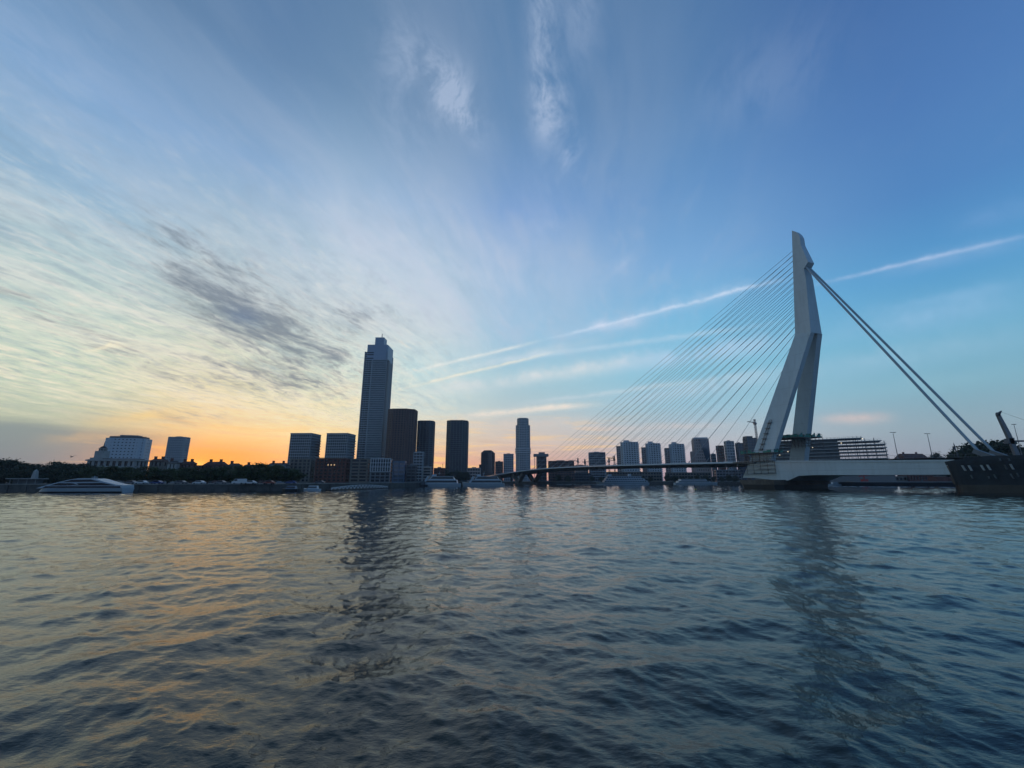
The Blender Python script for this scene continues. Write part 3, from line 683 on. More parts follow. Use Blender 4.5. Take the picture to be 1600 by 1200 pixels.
# terraced block under construction
A0 = Vector((xat(1203, 402), 402, 0)); A1 = Vector((xat(1396, 352), 352, 0)); U = (A1 - A0); Lb = U.length; U.normalize()
t = thing('unfinished_building', (A0.x, A0.y, GZ), 'long unfinished building of stacked pale floor slabs and scaffolding behind the pylon', 'building', math.atan2(U.y, U.x))
zb = 19.5; NS = 7; zt = zat(690, 402) - GZ - .4; hh = (zt - zb) / (NS - 1)
MB().box(0, Lb * 1.02, 0, 22, 0, zb - 3).build('base', W['steel'], t)
m = MB()
for k in range(46): m.box(k * Lb / 46 + .2, k * Lb / 46 + .9, -.2, .5, zb - 3, zb - .4)
m.build('colonnade', W['red'], t)
for k in range(NS):
    Lk = Lb * (1.0 if k < NS - 2 else (.97 if k < NS - 1 else .83))
    MB().box(0, Lk, -1.2, 22, zb + k * hh - .35, zb + k * hh + .2).build('floor_slab', mat('fresh_concrete', (.38, .39, .38), .8, var=.15), t)
    m = MB(); x = .5
    while x < Lk - .2: m.box(x - .1, x + .1, -1.1, -.9, zb + k * hh + .2, zb + k * hh + 1.2); x += 2.6
    m.box(0, Lk, -1.08, -.95, zb + k * hh + 1.15, zb + k * hh + 1.25); m.build('railing', W['steel'], t)
    if k < NS - 1:
        MB().box(0.5, Lb * .63, 1.6, 21, zb + k * hh + .2, zb + (k + 1) * hh - .35).build('glazing', mat('sheeting', (.10, .12, .13), .6, var=.4, scale=.3), t)
        m = MB(); x = Lb * .63
        while x < Lk: m.box(x - .22, x + .22, 2, 2.5, zb + k * hh + .2, zb + (k + 1) * hh - .35); x += 6.2
        m.build('column', concrete, t)
m = MB(); rnd = random.Random(3)
for k in range(30):
    x = 1 + k * (Lb * 1.01) / 30; top = zt + 1.5 if x < Lb * .83 else (zt - hh if x < Lb * .98 else zt - 3 * hh)
    m.tube((x, -2.3, zb - 3), (x, -2.3, top), .09, 4)
for k in range(NS * 2): m.tube((0, -2.3, zb - 2 + k * hh / 2), (Lb * (.83 if k > 11 else 1.0), -2.3, zb - 2 + k * hh / 2), .07, 4)
m.build('scaffolding', W['steel'], t)
for x, k in ((.2, 2), (.42, 3), (.66, 4), (.12, 1), (.83, 5)):
    MB().box(Lb * x - .35, Lb * x + .35, -.3, .3, zb + k * hh + 1.7, zb + k * hh + 2.3).build('work_light', LITW, t)

# left-bank trifles
t = thing('pavilion', (xat(42, 172), 172, GZ), 'low flat-roofed pavilion on the quay at the far left, beside a pale pillar', 'pavilion')
for x in (-5, -1.7, 1.7, 5): MB().box(x - .12, x + .12, -1.5, -1.3, 0, 2.0).build('post', W['steel'], t)
MB().box(-6.2, 6.2, -2.2, 2.2, 2.0, 2.3).build('roof', W['pale'], t); MB().box(-4.8, 4.8, -.6, 1.6, 0, 2.0).build('wall', W['dark'], t)
t = thing('monument', (xat(53, 176), 176, GZ), 'pale tapering stone pillar among the trees at the far left', 'monument')
MB().box(-1.4, 1.4, -1.4, 1.4, 0, .8).build('plinth', W['pale'], t)
MB().prism([(-.9, -.9), (.9, -.9), (.9, .9), (-.9, .9)], .8, 5.2, [(-.5, -.5), (.5, -.5), (.5, .5), (-.5, .5)]).prism([(-.5, -.5), (.5, -.5), (.5, .5), (-.5, .5)], 5.2, 5.9, [(-.05, -.05), (.05, -.05), (.05, .05), (-.05, .05)]).build('shaft', W['pale'], t)
#--SECTION-- bridge
PP = Vector((146, 233, 0)); PH = R(22.8)
BU = Vector((-math.sin(PH), math.cos(PH), 0)); BW = Vector((math.cos(PH), math.sin(PH), 0)); EZ = Vector((0, 0, 1))
def bp_(s, w_, z): return PP + BU * s + BW * w_ + EZ * z
steel_l = mat('bridge_paint', (0.44, 0.52, 0.54), 0.5, var=0.10, scale=0.08, strk=0.3)
steel_c = mat('cable_sheath', (0.36, 0.42, 0.46), 0.5)
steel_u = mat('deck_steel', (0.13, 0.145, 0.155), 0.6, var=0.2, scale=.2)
def seams(m_):
    t_ = m_.node_tree; E.nt = t_; b_ = t_.nodes['Principled BSDF']
    g_ = t_.nodes.new('ShaderNodeTexCoord'); sp_ = t_.nodes.new('ShaderNodeSeparateXYZ'); t_.links.new(g_.outputs['Object'], sp_.inputs[0])
    fz = E.m('FRACT', E(sp_.outputs[2]) * (1 / 8.5)); ln = sstep(fz, .022, .012)
    mp_2 = t_.nodes.new('ShaderNodeMapping'); t_.links.new(g_.outputs['Object'], mp_2.inputs[0]); mp_2.inputs['Scale'].default_value = (.8, .8, .05)
    st2 = sstep(noise(mp_2.outputs[0], 1.0, 5, .65), .5, .75) * .22
    src = b_.inputs['Base Color'].links[0].from_socket
    c1 = mixc(ln * .35, src, (.16, .19, .2)); c2 = mixc(st2, c1, (.20, .22, .20)); t_.links.new(c2, b_.inputs['Base Color'])
seams(steel_l)
asphalt = mat('asphalt', (0.05, 0.05, 0.05), 0.9)
net = mat('green_netting', (0.06, 0.22, 0.17), 0.9, var=0.4, scale=1.5)
rust = mat('scaffold_brown', (0.13, 0.10, 0.08), 0.8, var=0.3)
br = thing('cable_stayed_bridge', (PP.x, PP.y, 0), 'pale cable-stayed road bridge with one tall kinked pylon and a fan of cables', 'bridge')
def brp(m, name, mt, par=None, **k):
    m.v = [tuple(Vector(v) - PP) for v in m.v]; return m.build(name, mt, par or br, **k)
ZK = 90.0; ZT = 145.0; OB = 15.5; OK_ = 4.3; OT = 1.4     # half spacing: foot, knee, tip
def side_plane(z0, o0, z1, o1):
    p = PP - BW * o0 + EZ * z0; d = (BW * -(o1 - o0) + EZ * (z1 - z0)).normalized()
    return p, BU.cross(d).normalized()
zk = (on_plane(1243, 520, PP - BW * OK_, BW)).z; ztp = on_plane(1237, 360, PP - BW * OT, BW).z
LP = side_plane(10, OB, zk, OK_); MP = side_plane(zk, OK_, ztp, OT)
def refl(p): q = p - PP; return p - BW * (2 * q.dot(BW))
# lower legs
legpx = [(1242.3, 522.4), (1266.8, 518.7), (1262, 533), (1205.5, 716), (1203, 746.5), (1160.5, 746.5), (1178, 704)]
legp = [on_plane(x, y, *LP) for x, y in legpx]
FLP = side_plane(10, -(OB - 3.2), zk, -1.0)
farp = [on_plane(x, y, *FLP) for x, y in [(1255.5, 523), (1277.5, 520.5), (1274.5, 546), (1260.5, 680), (1253.5, 746.5), (1230, 746.5), (1238, 680)]]
for sgn in (0, 1):
    m = MB()
    if sgn == 0: m.extr(legp, BW * 3.2)
    else: m.extr(farp, BW * 3.8)
    lg = brp(m, 'pylon_leg', steel_l)
    if sgn == 0: near_leg = lg
    else: far_leg = lg
# mast
mpx = [(1237.2, 360.2), (1243, 362), (1247.5, 366), (1250, 371), (1251, 382), (1262.5, 409), (1256, 420), (1259, 435), (1266.8, 518.9), (1242.3, 522.6)]
mp_ = [on_plane(x, y, *MP) for x, y in mpx]
m = MB(); n = len(mp_); vs = mp_ + [refl(p) for p in mp_]
m.add(vs, [tuple(range(n)), tuple(range(n, 2 * n))[::-1]] + [(i, n + i, n + (i + 1) % n, (i + 1) % n) for i in range(n)])
mast = brp(m, 'pylon_mast', steel_l)
# ladder on the near leg
m = MB(); a = on_plane(1204.5, 656, *LP) - BW * .25; b = on_plane(1189, 704, *LP) - BW * .25
m.tube(a + BU * .7, b + BU * .7, .13, 5); m.tube(a - BU * .7, b - BU * .7, .13, 5)
for k in range(24): q = a.lerp(b, k / 23); m.tube(q + BU * .7, q - BU * .7, .07, 4)
for k in range(6): q = a.lerp(b, .1 + k * .17); m.box(0, 0, 0, 0, 0, 0) if False else m.beam(q - BU * 1.2 - BW * .3, q + BU * 1.2 - BW * .3, 1.0, .25)
brp(m, 'ladder', W['steel'], None)
# deck profile
S = [(-130, 10.6), (-75, 12.3), (0, 13.9), (25, 14.3), (130, 16.0), (200, 16.7), (275, 16.4), (350, 13.6), (450, 9.2), (560, 4.2), (640, 2.9)]
def dz_(s):
    for (a, za), (b, zb_) in zip(S[:-1], S[1:]):
        if s <= b: f = (s - a) / (b - a); return za + (zb_ - za) * f
    return S[-1][1]
def dzs(s): return sum(dz_(min(max(s + k, -130), 640)) for k in (-30, -15, 0, 15, 30)) / 5
def sweep(m, prof, s0, s1, st):
    k = max(1, int((s1 - s0) / st)); ss = [s0 + (s1 - s0) * i / k for i in range(k + 1)]; n = len(prof); vs = []
    for s in ss: vs += [bp_(s, w_, dzs(s) + z) for w_, z in prof]
    fs = [tuple(range(n)), tuple(range(k * n, k * n + n))[::-1]]
    for i in range(k): fs += [(i * n + j, i * n + (j + 1) % n, (i + 1) * n + (j + 1) % n, (i + 1) * n + j) for j in range(n)]
    m.add(vs, fs)
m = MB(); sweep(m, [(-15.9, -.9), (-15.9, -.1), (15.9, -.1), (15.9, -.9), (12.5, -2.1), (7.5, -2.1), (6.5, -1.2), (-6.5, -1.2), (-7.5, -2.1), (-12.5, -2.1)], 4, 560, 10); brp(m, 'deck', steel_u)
for sg in (-1, 1):
    m = MB(); sweep(m, [(sg * 16.0, -.95), (sg * 16.9, -.6), (sg * 16.9, .25), (sg * 16.0, .25)], 4, 560, 10); brp(m, 'edge_beam', mat('edge_paint', (0.55, 0.62, 0.66), .5))
    m = MB(); sweep(m, [(sg * 16.6, 1.15), (sg * 16.7, 1.15), (sg * 16.7, 1.23), (sg * 16.6, 1.23)], -128, 560, 20)
    s = -128
    while s < 560: p = bp_(s, sg * 16.65, dzs(s)); m.beam(p + EZ * .2, p + EZ * 1.2, .07, .07); s += 3
    brp(m, 'railing', W['steel'])
m = MB(); sweep(m, [(-15.4, -.09), (-15.4, -.03), (15.4, -.03), (15.4, -.09)], -128, 640, 12); brp(m, 'road_surface', asphalt)
m = MB(); s = 8
while s < 330: p = bp_(s, 0, dzs(s) - 1.6); m.beam(p - BW * 15.2, p + BW * 15.2, .5, 1.2); s += 7.5
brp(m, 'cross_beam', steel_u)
# box girder south of the pylon
gp = (PP - BW * 16.4, BW)
gpx = [(1200, 721.5), (1300, 721.0), (1400, 720), (1491, 720), (1491, 741.5), (1400, 742), (1272, 742.3), (1248, 743.5), (1231, 751), (1215, 750.5), (1180, 747), (1176, 740)]
g3 = [on_plane(x, y, *gp) for x, y in gpx]
m = MB(); m.extr(g3, BW * 32.8); brp(m, 'box_girder', steel_l)
m = MB(); a = on_plane(1207, 720, *gp) - BW * .25; b = on_plane(1491, 718.2, *gp) - BW * .25
m.extr([a, b, b - EZ * .75, a - EZ * .75], BW * .5); brp(m, 'edge_strip', steel_l)
# stays
front = lambda f: on_plane(1237.6 + 4.4 * f ** 1.0, 390 + 129 * f, *MP)
fr = [0, .052, .10, .148, .205, .262, .318, .375, .43, .485, .54, .595, .65, .705, .76, .83, .93][:16]
for i in range(16):
    f = i / 15.0
    ys = 391 + 128 * (0.92 * f + 0.08 * f * f) ; x_ = 1237.2 + (ys - 360.2) / 162.4 * 5.1
    p = on_plane(x_, ys, *MP); s_end = 283 - f * 232
    for sg in (-1, 1):
        a = p if sg < 0 else refl(p)
        a = a + BW * (.5 if sg < 0 else -.5) - BU * .4
        b = bp_(s_end, sg * 15.0, dzs(s_end) + .2)
        m = MB(); m.tube(a, b, .105, 6); m.tube(b, b.lerp(a, .02), .25, 6); brp(m, 'stay_cable', steel_c, smooth=False)
pm = on_plane(1261, 415, *MP)
for wq, s_ in ((-9, 81.7), (4, 81.3)):
    for dw in (-.55, .55):
        b = bp_(-s_, wq + dw, 12.4)
        a = PP + (pm - PP) * 1; q = (a - PP); a = a - BW * q.dot(BW) + BW * (1.4 * (1 if wq > 0 else -1) + dw)
        m = MB(); m.tube(a + BU * 1.2, b, .33, 8); brp(m, 'back_stay', mat('back_stay_sheath', (0.30, 0.37, 0.40), .5))
    m = MB(); b = bp_(-s_, wq, 12.2); m.beam(b + BU * 2 + EZ * 2.4, b - BU * 3 - EZ * .5, 2.4, 1.6); brp(m, 'anchor_block', steel_u)
# pylon pier: dark boat shaped base with a brown concrete top band
def pier(name_par, poly_b, poly_t, zlo, zhi, mt, nm):
    m = MB(); n = len(poly_b)
    m.add([bp_(s, w_, zlo) for s, w_ in poly_b] + [bp_(s, w_, zhi) for s, w_ in poly_t],
          [tuple(range(n))[::-1], tuple(range(n, 2 * n))] + [(i, (i + 1) % n, n + (i + 1) % n, n + i) for i in range(n)])
    return brp(m, nm, mt)
def ov(s0, s1, w0, w1, c, k=0.0):
    s0 -= k; s1 += k; w0 -= k; w1 += k
    return [(s0 + c, w0), (s1 - c, w0), (s1, w0 + c), (s1, w1 - c), (s1 - c, w1), (s0 + c, w1), (s0, w1 - c), (s0, w0 + c)]
wet = mat('wet_concrete', (0.018, 0.02, 0.02), 0.45, var=.5, scale=.4)
brownc = mat('stained_concrete', (0.13, 0.115, 0.095), 0.85, var=0.55, scale=0.12, strk=.4)
pier(0, ov(-11, 11.5, -19.5, 19.5, 3), ov(-11, 11.5, -19.5, 19.5, 3, .6), -2, 2.0, wet, 'pier_foot')
pier(0, ov(-11, 11.5, -19.5, 19.5, 3, .7), ov(-11, 11.5, -19.5, 19.5, 3, 1.5), 2.0, 4.4, brownc, 'pier_cap')
pier(0, ov(-7, 7, -16, 16, 3), ov(-7, 7, -16, 16, 3), 4.4, 7.5, steel_u, 'pier_bearing')
# north pier with a V of struts
m = MB()
for sg in (-1, 1):
    for q in (-1, 1): m.beam(bp_(330, sg * 11, 1), bp_(330 + q * 16, sg * 11, dzs(330 + q * 16) - 2.2), 5, 3.0)
m.beam(bp_(330, -13, 1.4), bp_(330, 13, 1.4), 7, 3); brp(m, 'north_pier', brownc)
for s_ in (400, 450, 500):
    m = MB()
    for sg in (-1, 1): m.tube(bp_(s_, sg * 9, 0), bp_(s_, sg * 9, dzs(s_) - 2.4), 1.2, 10)
    brp(m, 'approach_pier', brownc)
# work platforms round both legs
def platform(z, off, cs, ext, lab):
    m = MB(); c = bp_(cs, off, z)
    def P(a, b, zz): return c + BU * a + BW * b + EZ * zz
    ea, eb = ext
    m.extr([P(-ea, -eb, 0), P(ea, -eb, 0), P(ea, eb, 0), P(-ea, eb, 0)], EZ * .3)
    pl = brp(m, 'work_platform', rust)
    m = MB(); rnd = random.Random(int(z))
    for a0, b0, a1, b1 in ((-ea, -eb, ea, -eb), (ea, -eb, ea, eb), (ea, eb, -ea, eb), (-ea, eb, -ea, -eb)):
        k = 8
        for i in range(k):
            f0, f1 = i / k, (i + 1) / k; h0 = rnd.uniform(.5, 2.4)
            if rnd.random() < .2: continue
            m.extr([P(a0 + (a1 - a0) * f0, b0 + (b1 - b0) * f0, .3), P(a0 + (a1 - a0) * f1, b0 + (b1 - b0) * f1, .3), P(a0 + (a1 - a0) * f1, b0 + (b1 - b0) * f1, h0), P(a0 + (a1 - a0) * f0, b0 + (b1 - b0) * f0, h0 + rnd.uniform(-.2, .2))], (BU + BW) * .06)
    brp(m, 'safety_netting', net)
    m = MB()
    for i in range(9):
        for b in (-eb, eb):
            a = -ea + 2 * ea * i / 8; m.tube(P(a, b, -5), P(a, b, 1.8), .08, 4)
    for zz in (-4.2, -2.8, -1.4, 1.6):
        for b in (-eb, eb): m.tube(P(-ea, b, zz), P(ea, b, zz), .07, 4)
        for a in (-ea, ea): m.tube(P(a, -eb, zz), P(a, eb, zz), .07, 4)
    for i in range(8):
        a = -ea + 2 * ea * i / 8; m.tube(P(a, -eb, -4.2), P(a + 2 * ea / 8, -eb, -1.4), .06, 4)
    brp(m, 'scaffolding', rust)
cn = on_plane(1190, 706, *LP); cs_n = (cn - PP).dot(BU)
platform(cn.z - 1, -13.2, cs_n + 1, (9, 4.5), '')
cf = cs_n - 2.6
platform(26.5, 13, cf - 2.5, (7.5, 4.5), ''); platform(26.0, 3, cf - 2.5, (7.5, 5.5), '')
m = MB()
for i in range(7):
    for j in range(3): p = bp_(-2 + i * 4 - 6, -16.9 - 0 * j, 0); m.tube(p + EZ * 7.5, p + EZ * 17.5, .09, 4)
for zz in range(8, 18, 2): m.tube(bp_(-8, -16.9, zz), bp_(16, -16.9, zz), .08, 4); m.beam(bp_(-8, -17.6, zz), bp_(16, -17.6, zz), 1.2, .1)
brp(m, 'foot_scaffolding', rust)

# bascule pier at the right
bpier = thing('bascule_pier', tuple(bp_(-90, 0, 0)), 'massive dark concrete pier with slanted light slots at the right edge', 'bridge pier')
def bpp(m, nm, mt): o = bp_(-90, 0, 0); m.v = [tuple(Vector(v) - o) for v in m.v]; return m.build(nm, mt, bpier)
darkc = mat('dark_pier_concrete', (0.014, 0.023, 0.030), .8, var=.4, scale=.3)
def nose(k): 
    w1 = 17.0 + k; pts = [(-125, -w1)]
    for a in range(0, 91, 15): pts.append((-79 + k * .3 + (4 + k) * math.sin(R(a)), -w1 + 4 - 4 * math.cos(R(a))))
    for a in range(90, -1, -15): pts.append((-79 + k * .3 + (4 + k) * math.sin(R(a)), w1 - 4 + 4 * math.cos(R(a))))
    return pts + [(-125, w1)]
def pr2(zlo, zhi, k0, k1, mt, nm):
    a, b = nose(k0), nose(k1); n = len(a); m = MB()
    m.add([bp_(s, w_, zlo) for s, w_ in a] + [bp_(s, w_, zhi) for s, w_ in b], [tuple(range(n)), tuple(range(n, 2 * n))[::-1]] + [(i, (i + 1) % n, n + (i + 1) % n, n + i) for i in range(n)])
    return bpp(m, nm, mt)
pr2(-2, 2.6, .5, .6, wet, 'foot'); pr2(2.6, 9.6, .5, 1.2, darkc, 'wall'); pr2(9.6, 10.8, 1.4, 1.5, darkc, 'cap')
nosem = MB(); a = nose(0.55); b = nose(1.22)
for lst in (0,):
    ia = list(range(4, 11)); 
    for i in ia[:-1]:
        nosem.extr([bp_(a[i][0] + .12, a[i][1] - .05, 2.8), bp_(a[i + 1][0] + .12, a[i + 1][1] - .05, 2.8), bp_(b[i + 1][0] + .12, b[i + 1][1] - .05, 9.3), bp_(b[i][0] + .12, b[i][1] - .05, 9.3)], BU * .15)
bpp(nosem, 'nose_facing', brownc)
fp = bp_(-90, -18.0, 2.6), (BW * 7.0 + EZ * 1.4).normalized()
slotm = mat('slot_light_paint', (0.34, 0.37, 0.36), .6, var=.3); slotd = mat('faint_slot_light_paint', (0.10, 0.12, 0.12), .6, var=.4)  # grey panel colours stand in for light showing through the slots, bright and faint
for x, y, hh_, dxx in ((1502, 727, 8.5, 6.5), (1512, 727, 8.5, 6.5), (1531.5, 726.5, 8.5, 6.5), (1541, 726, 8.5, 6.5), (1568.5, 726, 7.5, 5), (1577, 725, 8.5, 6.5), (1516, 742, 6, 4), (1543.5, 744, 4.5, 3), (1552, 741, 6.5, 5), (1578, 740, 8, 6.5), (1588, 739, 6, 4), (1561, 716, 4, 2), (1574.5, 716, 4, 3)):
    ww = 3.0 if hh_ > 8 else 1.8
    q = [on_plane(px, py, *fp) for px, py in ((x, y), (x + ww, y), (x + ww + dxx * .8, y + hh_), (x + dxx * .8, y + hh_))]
    m = MB(); m.extr([v - BW * .3 for v in q], BW * .6); bpp(m, 'painted_slot_light', slotm if hh_ > 8 else slotd)
# sloping parapet on the pier
m = MB(); m.extr([bp_(-74, -17, 10.8), bp_(-80, -17, 11.9), bp_(-86, -17, 12.4), bp_(-125, -17, 11.2), bp_(-125, -17, 10.8)], BW * .5); bpp(m, 'parapet', darkc)

# lamp posts and signals
def lamp(label, px, pyb, pyt, Y, arm=.9):
    zb_ = zat(pyb, Y); t = thing('street_lamp', (xat(px, Y, zb_), Y, zb_), label, 'street lamp', 0, 'tall lamp posts on the bridge')
    Hh = zat(pyt, Y) - zb_
    MB().tube((0, 0, 0), (0, 0, Hh), .17, 8, .08).build('post', W['steel'], t)
    MB().beam((-arm, 0, Hh), (arm, 0, Hh), .12, .12).build('arm', W['steel'], t)
    for x in (-arm, arm): MB().box(x - .4, x + .4, -.18, .18, Hh - .14, Hh + .1).build('lamp_head', W['steel'], t)
    return t
lamp('tall thin lamp post right beside the end of the unfinished building', 1404, 720, 675.5, 192, .8)
lamp('tall thin lamp post standing alone above the middle of the white girder', 1458, 720, 677.5, 192, .8)
lamp('thin lamp post at the far right edge behind the slanted crane mast', 1597, 712, 663, 190, .5)
t = thing('traffic_signal', tuple(bp_(-70, 4, dzs(-70))), 'short dark signal post on the bridge just left of the back stays', 'signal')
MB().tube((0, 0, 0), (-.6, 0, 5.2), .16, 8).build('post', W['dark'], t); MB().box(-1.25, -.6, -.3, .3, 3.6, 5.0).build('signal_head', W['dark'], t); MB().tube((-.6, 0, 5.2), (-.7, 0, 6.4), .25, 6, .05).build('cap', W['dark'], t)
# slanted mast
Y_ = 150; zz = 10.8; x0 = xat(1589, Y_, zz); t = thing('crane_mast', (x0, Y_, zz), 'slanted grey mast with hooked top on the pier at the far right', 'mast')
def L3(px, py): return Vector((xat(px, Y_, zat(py, Y_)) - x0, 0, zat(py, Y_) - zz))
m = MB(); m.extr([L3(1590, 716), L3(1597, 716), L3(1580, 678), L3(1562.5, 646), L3(1559.5, 647.5), L3(1574.5, 680)], (0, .9, 0)); m.build('boom', W['steel'], t)
m = MB(); m.extr([L3(1558.5, 645), L3(1559, 649), L3(1562.5, 650), L3(1566, 641.5), L3(1562, 644.5), L3(1560, 644)], (0, .7, 0)); m.build('hook_head', W['dark'], t)
m = MB(); m.extr([L3(1576.5, 685), L3(1576.5, 693), L3(1586, 694), L3(1585, 684)], (0, 1.6, 0)); m.build('counterweight', W['dark'], t)
m = MB(); m.extr([L3(1586, 688), L3(1586, 690.5), L3(1612, 690), L3(1612, 687.5)], (0, .6, 0)); m.build('cross_arm', W['dark'], t)
m = MB(); m.tube(L3(1562, 643), L3(1612, 660), .035, 4); m.build('wire', W['dark'], t)
# far cranes
def crane(label, px, pyt, Y, jib, base=GZ):
    Hh = zat(pyt, Y) - base; t = thing('tower_crane', (xat(px, Y), Y, base), label, 'crane', 0, 'cranes on the skyline')
    m = MB()
    for sx in (-.8, .8):
        for sy in (-.8, .8): m.beam((sx, sy, 0), (sx, sy, Hh), .35, .35)
    k = 0
    while k * 3 < Hh - 3: m.beam((-.8, -.8, k * 3), (.8, -.8, k * 3 + 3), .25, .25); m.beam((-.8, .8, k * 3 + 3), (.8, .8, k * 3), .25, .25); k += 1
    m.build('mast', W['steel'], t)
    m = MB(); m.beam((-abs(jib) * .35, 0, Hh - 4), (0, 0, Hh - 4), .9, .9); m.beam((0, 0, Hh - 4), (jib, 0, Hh - 3), .8, .8); m.beam((0, 0, Hh - 4), (0, 0, Hh), .8, .8); m.tube((0, 0, Hh), (jib * .8, 0, Hh - 3.2), .12, 4)
    m.build('jib', W['steel'], t)
    MB().box(-1.5, 1.5, -1.5, 1.5, Hh - 6.5, Hh - 4.4).build('cab', W['steel'], t)
crane('small crane above the deck between the low dark block and square office, left one', 904, 716, 640, -14)
crane('small crane just left of the square dark office', 915, 717.5, 640, 12)
crane('thin crane right of the square dark office', 953, 716, 660, 10)
crane('thin crane nearest to the left wing of the first white tower', 961.5, 712, 660, -11)
crane('tower crane rising above the stepped dark tower left of the pylon leg', 1191, 655, 520, -9)
#--SECTION-- small
# ------------------------------------------------------------------ trees
leafm = mat('foliage', (0.050, 0.068, 0.022), 0.85, var=0.55, scale=0.5)
leafd = mat('dark_foliage', (0.028, 0.042, 0.020), 0.85, var=0.5, scale=0.5)
barkm = mat('bark', (0.06, 0.05, 0.04), 0.9, var=.3)
def make_tree(seed, lm, name, rw=4.6, hgt=10.0, trunk=2.8, nl=4600, pos=None):
    rd = random.Random(seed); t = thing(name, pos or (0, 0, -50), 'tree', 'tree')
    cl = []
    for k in range(52):
        a = rd.uniform(0, 6.283); q = rd.random() ** .5; z = rd.uniform(0, 1)
        rr = rw * math.sin(math.pi * (0.16 + 0.74 * z)) ** .8 * q * rd.uniform(.8, 1.1)
        cl.append(Vector((rr * math.cos(a), rr * math.sin(a), trunk + (hgt - trunk) * z)))
    m = MB(); m.tube((0, 0, 0), (.1, 0, trunk), .32, 8, .24); m.tube((.1, 0, trunk), (0, .1, hgt * .7), .22, 6, .08)
    for c in cl[:14]: b = Vector((0, 0, rd.uniform(trunk * .8, hgt * .6))); m.tube(b, c, .10, 5, .03)
    m.build('trunk', barkm, t)
    m = MB(); vs = []; fs = []
    for i in range(nl):
        c = cl[rd.randrange(len(cl))]; p = c + Vector((rd.gauss(0, .75), rd.gauss(0, .75), rd.gauss(0, .6)))
        s = rd.uniform(.20, .42); n = Vector((rd.gauss(0, 1), rd.gauss(0, 1), rd.gauss(0, 1) + .3)).normalized(); a = n.orthogonal().normalized(); a = Matrix.Rotation(rd.uniform(0, 6.28), 3, n) @ a; b = n.cross(a)
        o = len(vs); vs += [p + a * s, p + b * s * .7, p - a * s, p - b * s * .7]; fs.append((o, o + 1, o + 2, o + 3))
    me = bpy.data.meshes.new('crown'); me.from_pydata([tuple(v) for v in vs], [], fs); me.materials.append(lm)
    o = bpy.data.objects.new('crown', me); COL.objects.link(o); o.parent = t
    return t
protos = [make_tree(11, leafm, 'plane_tree'), make_tree(12, leafm, 'plane_tree', 5.2, 9.4, 2.4, 5200), make_tree(13, leafd, 'dark_tree', 5.0, 10.5, 2.0, 5600), make_tree(14, leafd, 'bushy_tree', 4.4, 8.0, 1.0, 4600)]
used = [False] * 4
def tree(i, px, Y, pt, label, group, wx=1.0, base=GZ):
    z = zat(pt, Y) - base; hs = {0: 10.4, 1: 9.9, 2: 11.0, 3: 8.5}[i]; s = z / hs
    loc = (xat(px, Y), Y, base); rz = (px * 1.7) % 6.28; p = protos[i]
    if not used[i]:
        used[i] = True; p.location = loc; p.rotation_euler = (0, 0, rz); p.scale = (s * wx, s * wx, s); o = p; o['label'] = label
    else: o = copy_tree(p, loc, rz, (s * wx, s * wx, s), label)
    o['group'] = group; return o
ordn = ['first', 'second', 'third', 'fourth', 'fifth', 'sixth', 'seventh', 'eighth', 'ninth', 'tenth', 'eleventh', 'twelfth', 'thirteenth', 'fourteenth', 'fifteenth', 'sixteenth', 'seventeenth', 'eighteenth', 'nineteenth', 'twentieth']
spots = [(138, 732), (166, 729), (197, 731), (228, 730), (262, 733), (292, 731), (324, 732), (352, 730), (378, 729), (402, 725), (428, 728), (453, 733)]
for k, (px, pt) in enumerate(spots):
    tree(k % 2, px, 186 + (k * 37 % 5) * 2, pt, 'leafy plane tree on the left quay, %s from the left in the row' % ordn[k], 'plane trees along the left quay', 1.5 if k not in (9,) else 1.3)
spots = [(-22, 717, 210), (2, 719, 205), (22, 722, 215), (42, 726, 205), (60, 730, 212), (76, 727, 200), (92, 723, 215), (106, 727, 200), (120, 725, 222), (134, 729, 230), (-8, 733, 185), (30, 735, 188), (85, 735, 186), (112, 737, 184)]
for k, (px, pt, Y) in enumerate(spots):
    tree(2 if k < 10 else 3, px, Y, pt, 'dark tree in the far-left clump, %s from left in its %s line' % (ordn[k if k < 10 else k - 10], 'rear' if k < 10 else 'front'), 'dark trees at the far left', 1.5)
for k, (px, pt, Y) in enumerate([(692, 735, 440), (703, 738, 445), (716, 736, 450), (728, 738, 455)]):
    tree(2, px, Y + 75, pt, 'dark tree behind the moored tour boats, %s from the left' % ordn[k], 'trees behind the tour boats', 1.2)
sp2 = [983, 993, 1004, 1016, 1043, 1055, 1067, 1079, 1091, 1103, 1116, 1128, 1139, 1149, 925, 940, 872, 888]
for k, px in enumerate(sorted(sp2)):
    tree(3 if k % 2 else 2, px, 500 if px > 950 else 552, 742.5 + (k * 29 % 4), 'small dark far-bank tree under the bridge, %s from the left' % ordn[k], 'far bank trees under the bridge', 1.1)
for k, (px, pt, Y) in enumerate([(1522, 706, 205), (1535, 700, 210), (1549, 695, 215), (1562, 693.5, 214), (1576, 697, 208), (1592, 703, 205), (1512, 710, 206)]):
    tree(3, px, Y, pt, 'bushy tree behind the right-hand pier, %s' % ('at its left end' if px == 1512 else ordn[k] + ' of those under the back stays'), 'bushes behind the right pier', 1.05)
for k, (px, pt) in enumerate([(1470, 709), (1505.5, 705)]):
    tree(2, px, 400 if px > 1480 else 430, pt, ['tiny pointed tree silhouette above the girder, between the two lamp posts and pier', 'pointed tree silhouette just left of the signal post'][k], 'silhouetted trees over the girder', .5)

